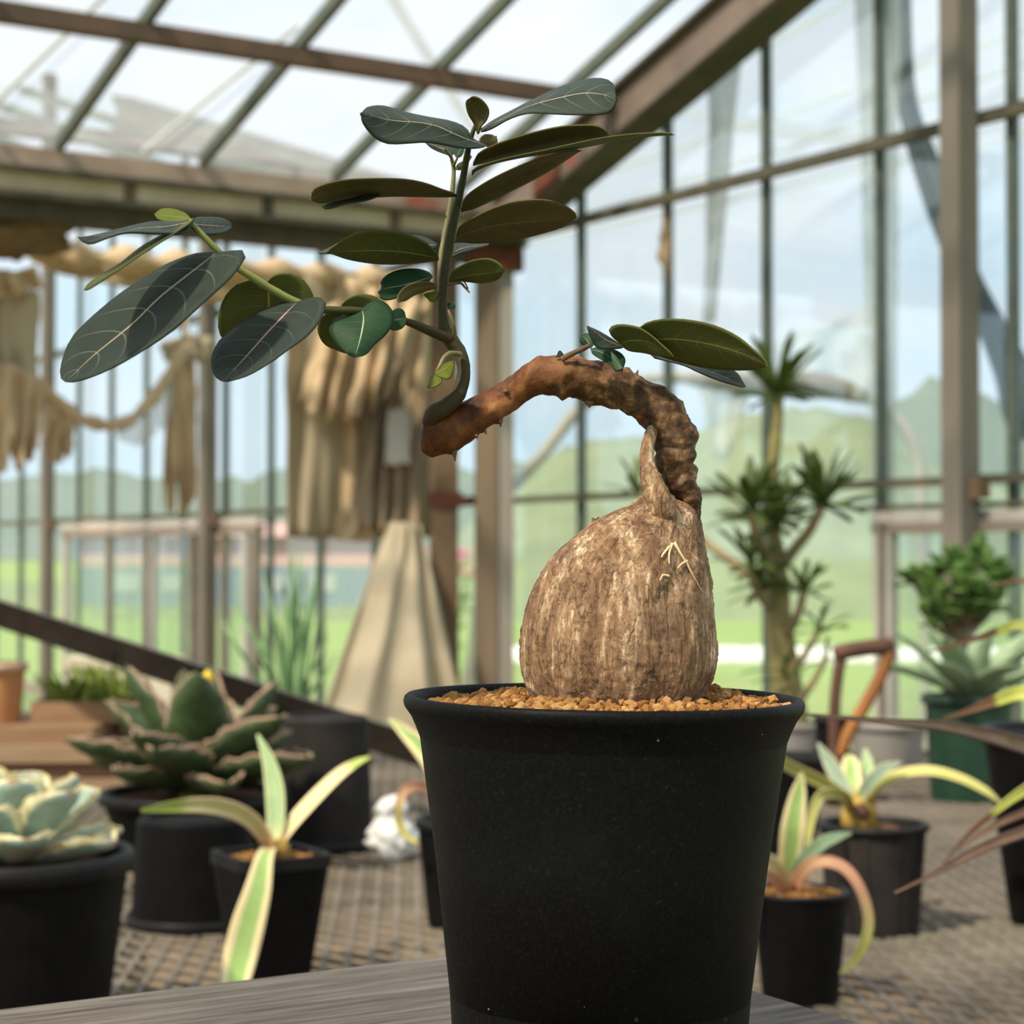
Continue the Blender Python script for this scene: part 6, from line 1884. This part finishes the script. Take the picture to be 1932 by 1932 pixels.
reed = empty('reed_grass', cg + UPV * 0.085, 'clump of tall thin reed like green blades behind the dark toothed agave', 'grass')
rnd = random.Random(4)
for (tx, ty) in ((500, 1062), (510, 1125), (524, 1170), (546, 1045), (552, 1022), (560, 1095), (576, 1072), (592, 1085), (602, 1052), (588, 1150), (618, 1190), (632, 1235), (478, 1205), (540, 1110), (566, 1030), (608, 1125), (488, 1150), (532, 1080), (448, 1130), (420, 1165)):
    bxp = 560 + rnd.uniform(-26, 26)
    mid_x = bxp + (tx - bxp) * .4
    ribbon(reed, 'grass_blade', [(bxp, 1400, 3.38, 4), (mid_x, 1400 + (ty - 1400) * .5, 3.38 + rnd.uniform(-.05, .05), 4.5), (tx - (tx - bxp) * .12, ty + (1400 - ty) * .15, 3.38 + rnd.uniform(-.08, .08), 3.2), (tx, ty, 3.38 + rnd.uniform(-.08, .08), 0.8)], rnd.uniform(0, 50), thick=0.001, n=14, m=2, name='blade')

# leaning angle iron
q0, q1 = at(-420, 1022, 3.25), at(1192, 1572, 2.56)
q1[2] = Z_BENCH + 0.019
ai = empty('angle_iron_bar', q1, 'dark angle iron bar leaning across behind the agaves', 'bar')
dirv = (q1 - q0) / np.linalg.norm(q1 - q0)
upn = np.cross(np.array([0, -1.0, 0]), dirv)
upn = upn if upn[2] > 0 else -upn
MB().bar(q0, q1, 0.005, 0.040, up=upn).build('flange', 'angle_iron', ai)
MB().bar(q0 + upn * 0.018 + np.array([0, 0.02, 0]), q1 + upn * 0.018 + np.array([0, 0.02, 0]), 0.040, 0.005, up=upn).build('flange', 'post_grey', ai)
bp = at(232, 1240, 3.0)
for px in (235, 560, 1000):
    t_ = (at(px, 1140 + .345 * px + 30, 3.0) - q0)
    k = (at(px, 1050, 3.0)[0] - q0[0]) / (q1[0] - q0[0])
    pc_ = q0 + (q1 - q0) * k - upn * 0.004
    MB().tube([pc_ + np.array([0, -0.002, 0]), pc_ + np.array([0, -0.006, 0])], [0.008, 0.007], 10).build('rivet', 'angle_iron', ai)

# stack of boards at the left with a clay pot and a tray of seedlings
zs = Z_BENCH
sb_y = 2.98
k = 0
for lay, (th, xa, xb, ya, mt) in enumerate(((0.026, -300, 238, 0.0, 'board_tan'), (0.024, -300, 205, 0.02, 'board_brown'), (0.026, -300, 222, 0.0, 'board_tan'), (0.026, -300, 170, 0.03, 'board_brown'))):
    x0_, x1_ = bx(xa, sb_y), bx(xb, sb_y)
    for r_ in range(2):
        o = MB().box(((x0_ + x1_) / 2 + 0.01 * r_, sb_y + ya + 0.075 + r_ * 0.155, zs + th / 2), (x1_ - x0_, 0.15, th - 0.001)).build('board', mt, loc=((x0_ + x1_) / 2, sb_y + ya + 0.075 + r_ * 0.155, zs))
        nm = ['lowest', 'second', 'third', 'top'][lay]
        tag(o, '%s %s board in the stack of boards under the clay pot, %s row' % (nm, 'tan' if 'tan' in mt else 'dark brown', ['front', 'back'][r_]), 'board', 'boards stacked on the bench')
    zs += th
_, c = pot_round(-4, 3.10, 0.043, 0.036, 0.094, 'orange clay pot with a pale rim standing on the stack of boards', mat_='terracotta', rim='terracotta_rim', lip=0.014, lipw=0.005, base_z=zs, name='clay_pot')
tr = np.array([bx(176, 3.16), 3.16, zs])
tray = empty('seedling_tray', tr, 'low brown tray standing on the stack of boards', 'tray')
tw, td = 0.160, 0.14
MB().box(tr + UPV * 0.004, (tw, td, 0.008)).build('tray_base', 'board_brown', tray)
for dx, dy, sx, sy in ((-tw / 2, 0, .006, td), (tw / 2, 0, .006, td), (0, -td / 2, tw, .006), (0, td / 2, tw, .006)):
    MB().box(tr + np.array([dx, dy, 0.016]), (sx, sy, 0.032)).build('tray_wall', 'board_brown', tray)
tag(MB().box(tr + UPV * 0.016, (tw - .008, td - .008, 0.016)).build('soil', 'potting_dark', tray), kind='stuff')
tf = empty('seedling_tuft', tr + UPV * 0.024, 'yellow green grassy seedlings filling the low brown tray', 'seedlings')
rnd = random.Random(6)
for k in range(150):
    p = tr + np.array([rnd.uniform(-tw / 2 + .022, tw / 2 - .022), rnd.uniform(-td / 2 + .022, td / 2 - .022), 0.022])
    az, el = rnd.uniform(0, 6.28), math.radians(rnd.uniform(55, 88))
    place_leaf(TUFT, tf, p, (math.cos(az) * math.cos(el), math.sin(az) * math.cos(el), math.sin(el)), rnd.uniform(.03, .075), rnd, 'blade')
fx = np.array([bx(235, 3.56), 3.56, Z_BENCH])
fb = empty('foam_box', fx, 'cream foam box behind the leaning angle iron bar', 'box')
MB().box(fx + UPV * 0.082, (0.19, 0.12, 0.164)).build('box_body', 'cream_foam', fb)
MB().box(fx + UPV * 0.172, (0.20, 0.13, 0.018)).build('lid', 'cream_foam', fb)

# crumpled white bag
bc = at(742, 1050, 2.36)
bc[2] = Z_BENCH
V, F = ico(4)
vs = []
for v in V:
    z = v[2]
    w = 1.0 - 0.35 * math.exp(-((z - 0.35) / 0.22) ** 2) + 0.10 * z * 0
    k = 1 + 0.30 * (abs(fnz(v * 2.3 + 9.1, 1.0, 3)) * 2 - 0.4) + 0.15 * nz(v * 1.3)
    vs.append(bc + np.array([v[0] * 0.027 * w * k, v[1] * 0.022 * w * k, max(0.0, 0.036 + z * 0.040 * (1 + 0.1 * nz(v * 3)))]))
tag(MB().add(vs, F).build('plastic_bag', 'white_bag', loc=bc, smooth=True), 'crumpled white plastic bag on the mesh beside the dusty upturned pot', 'bag')
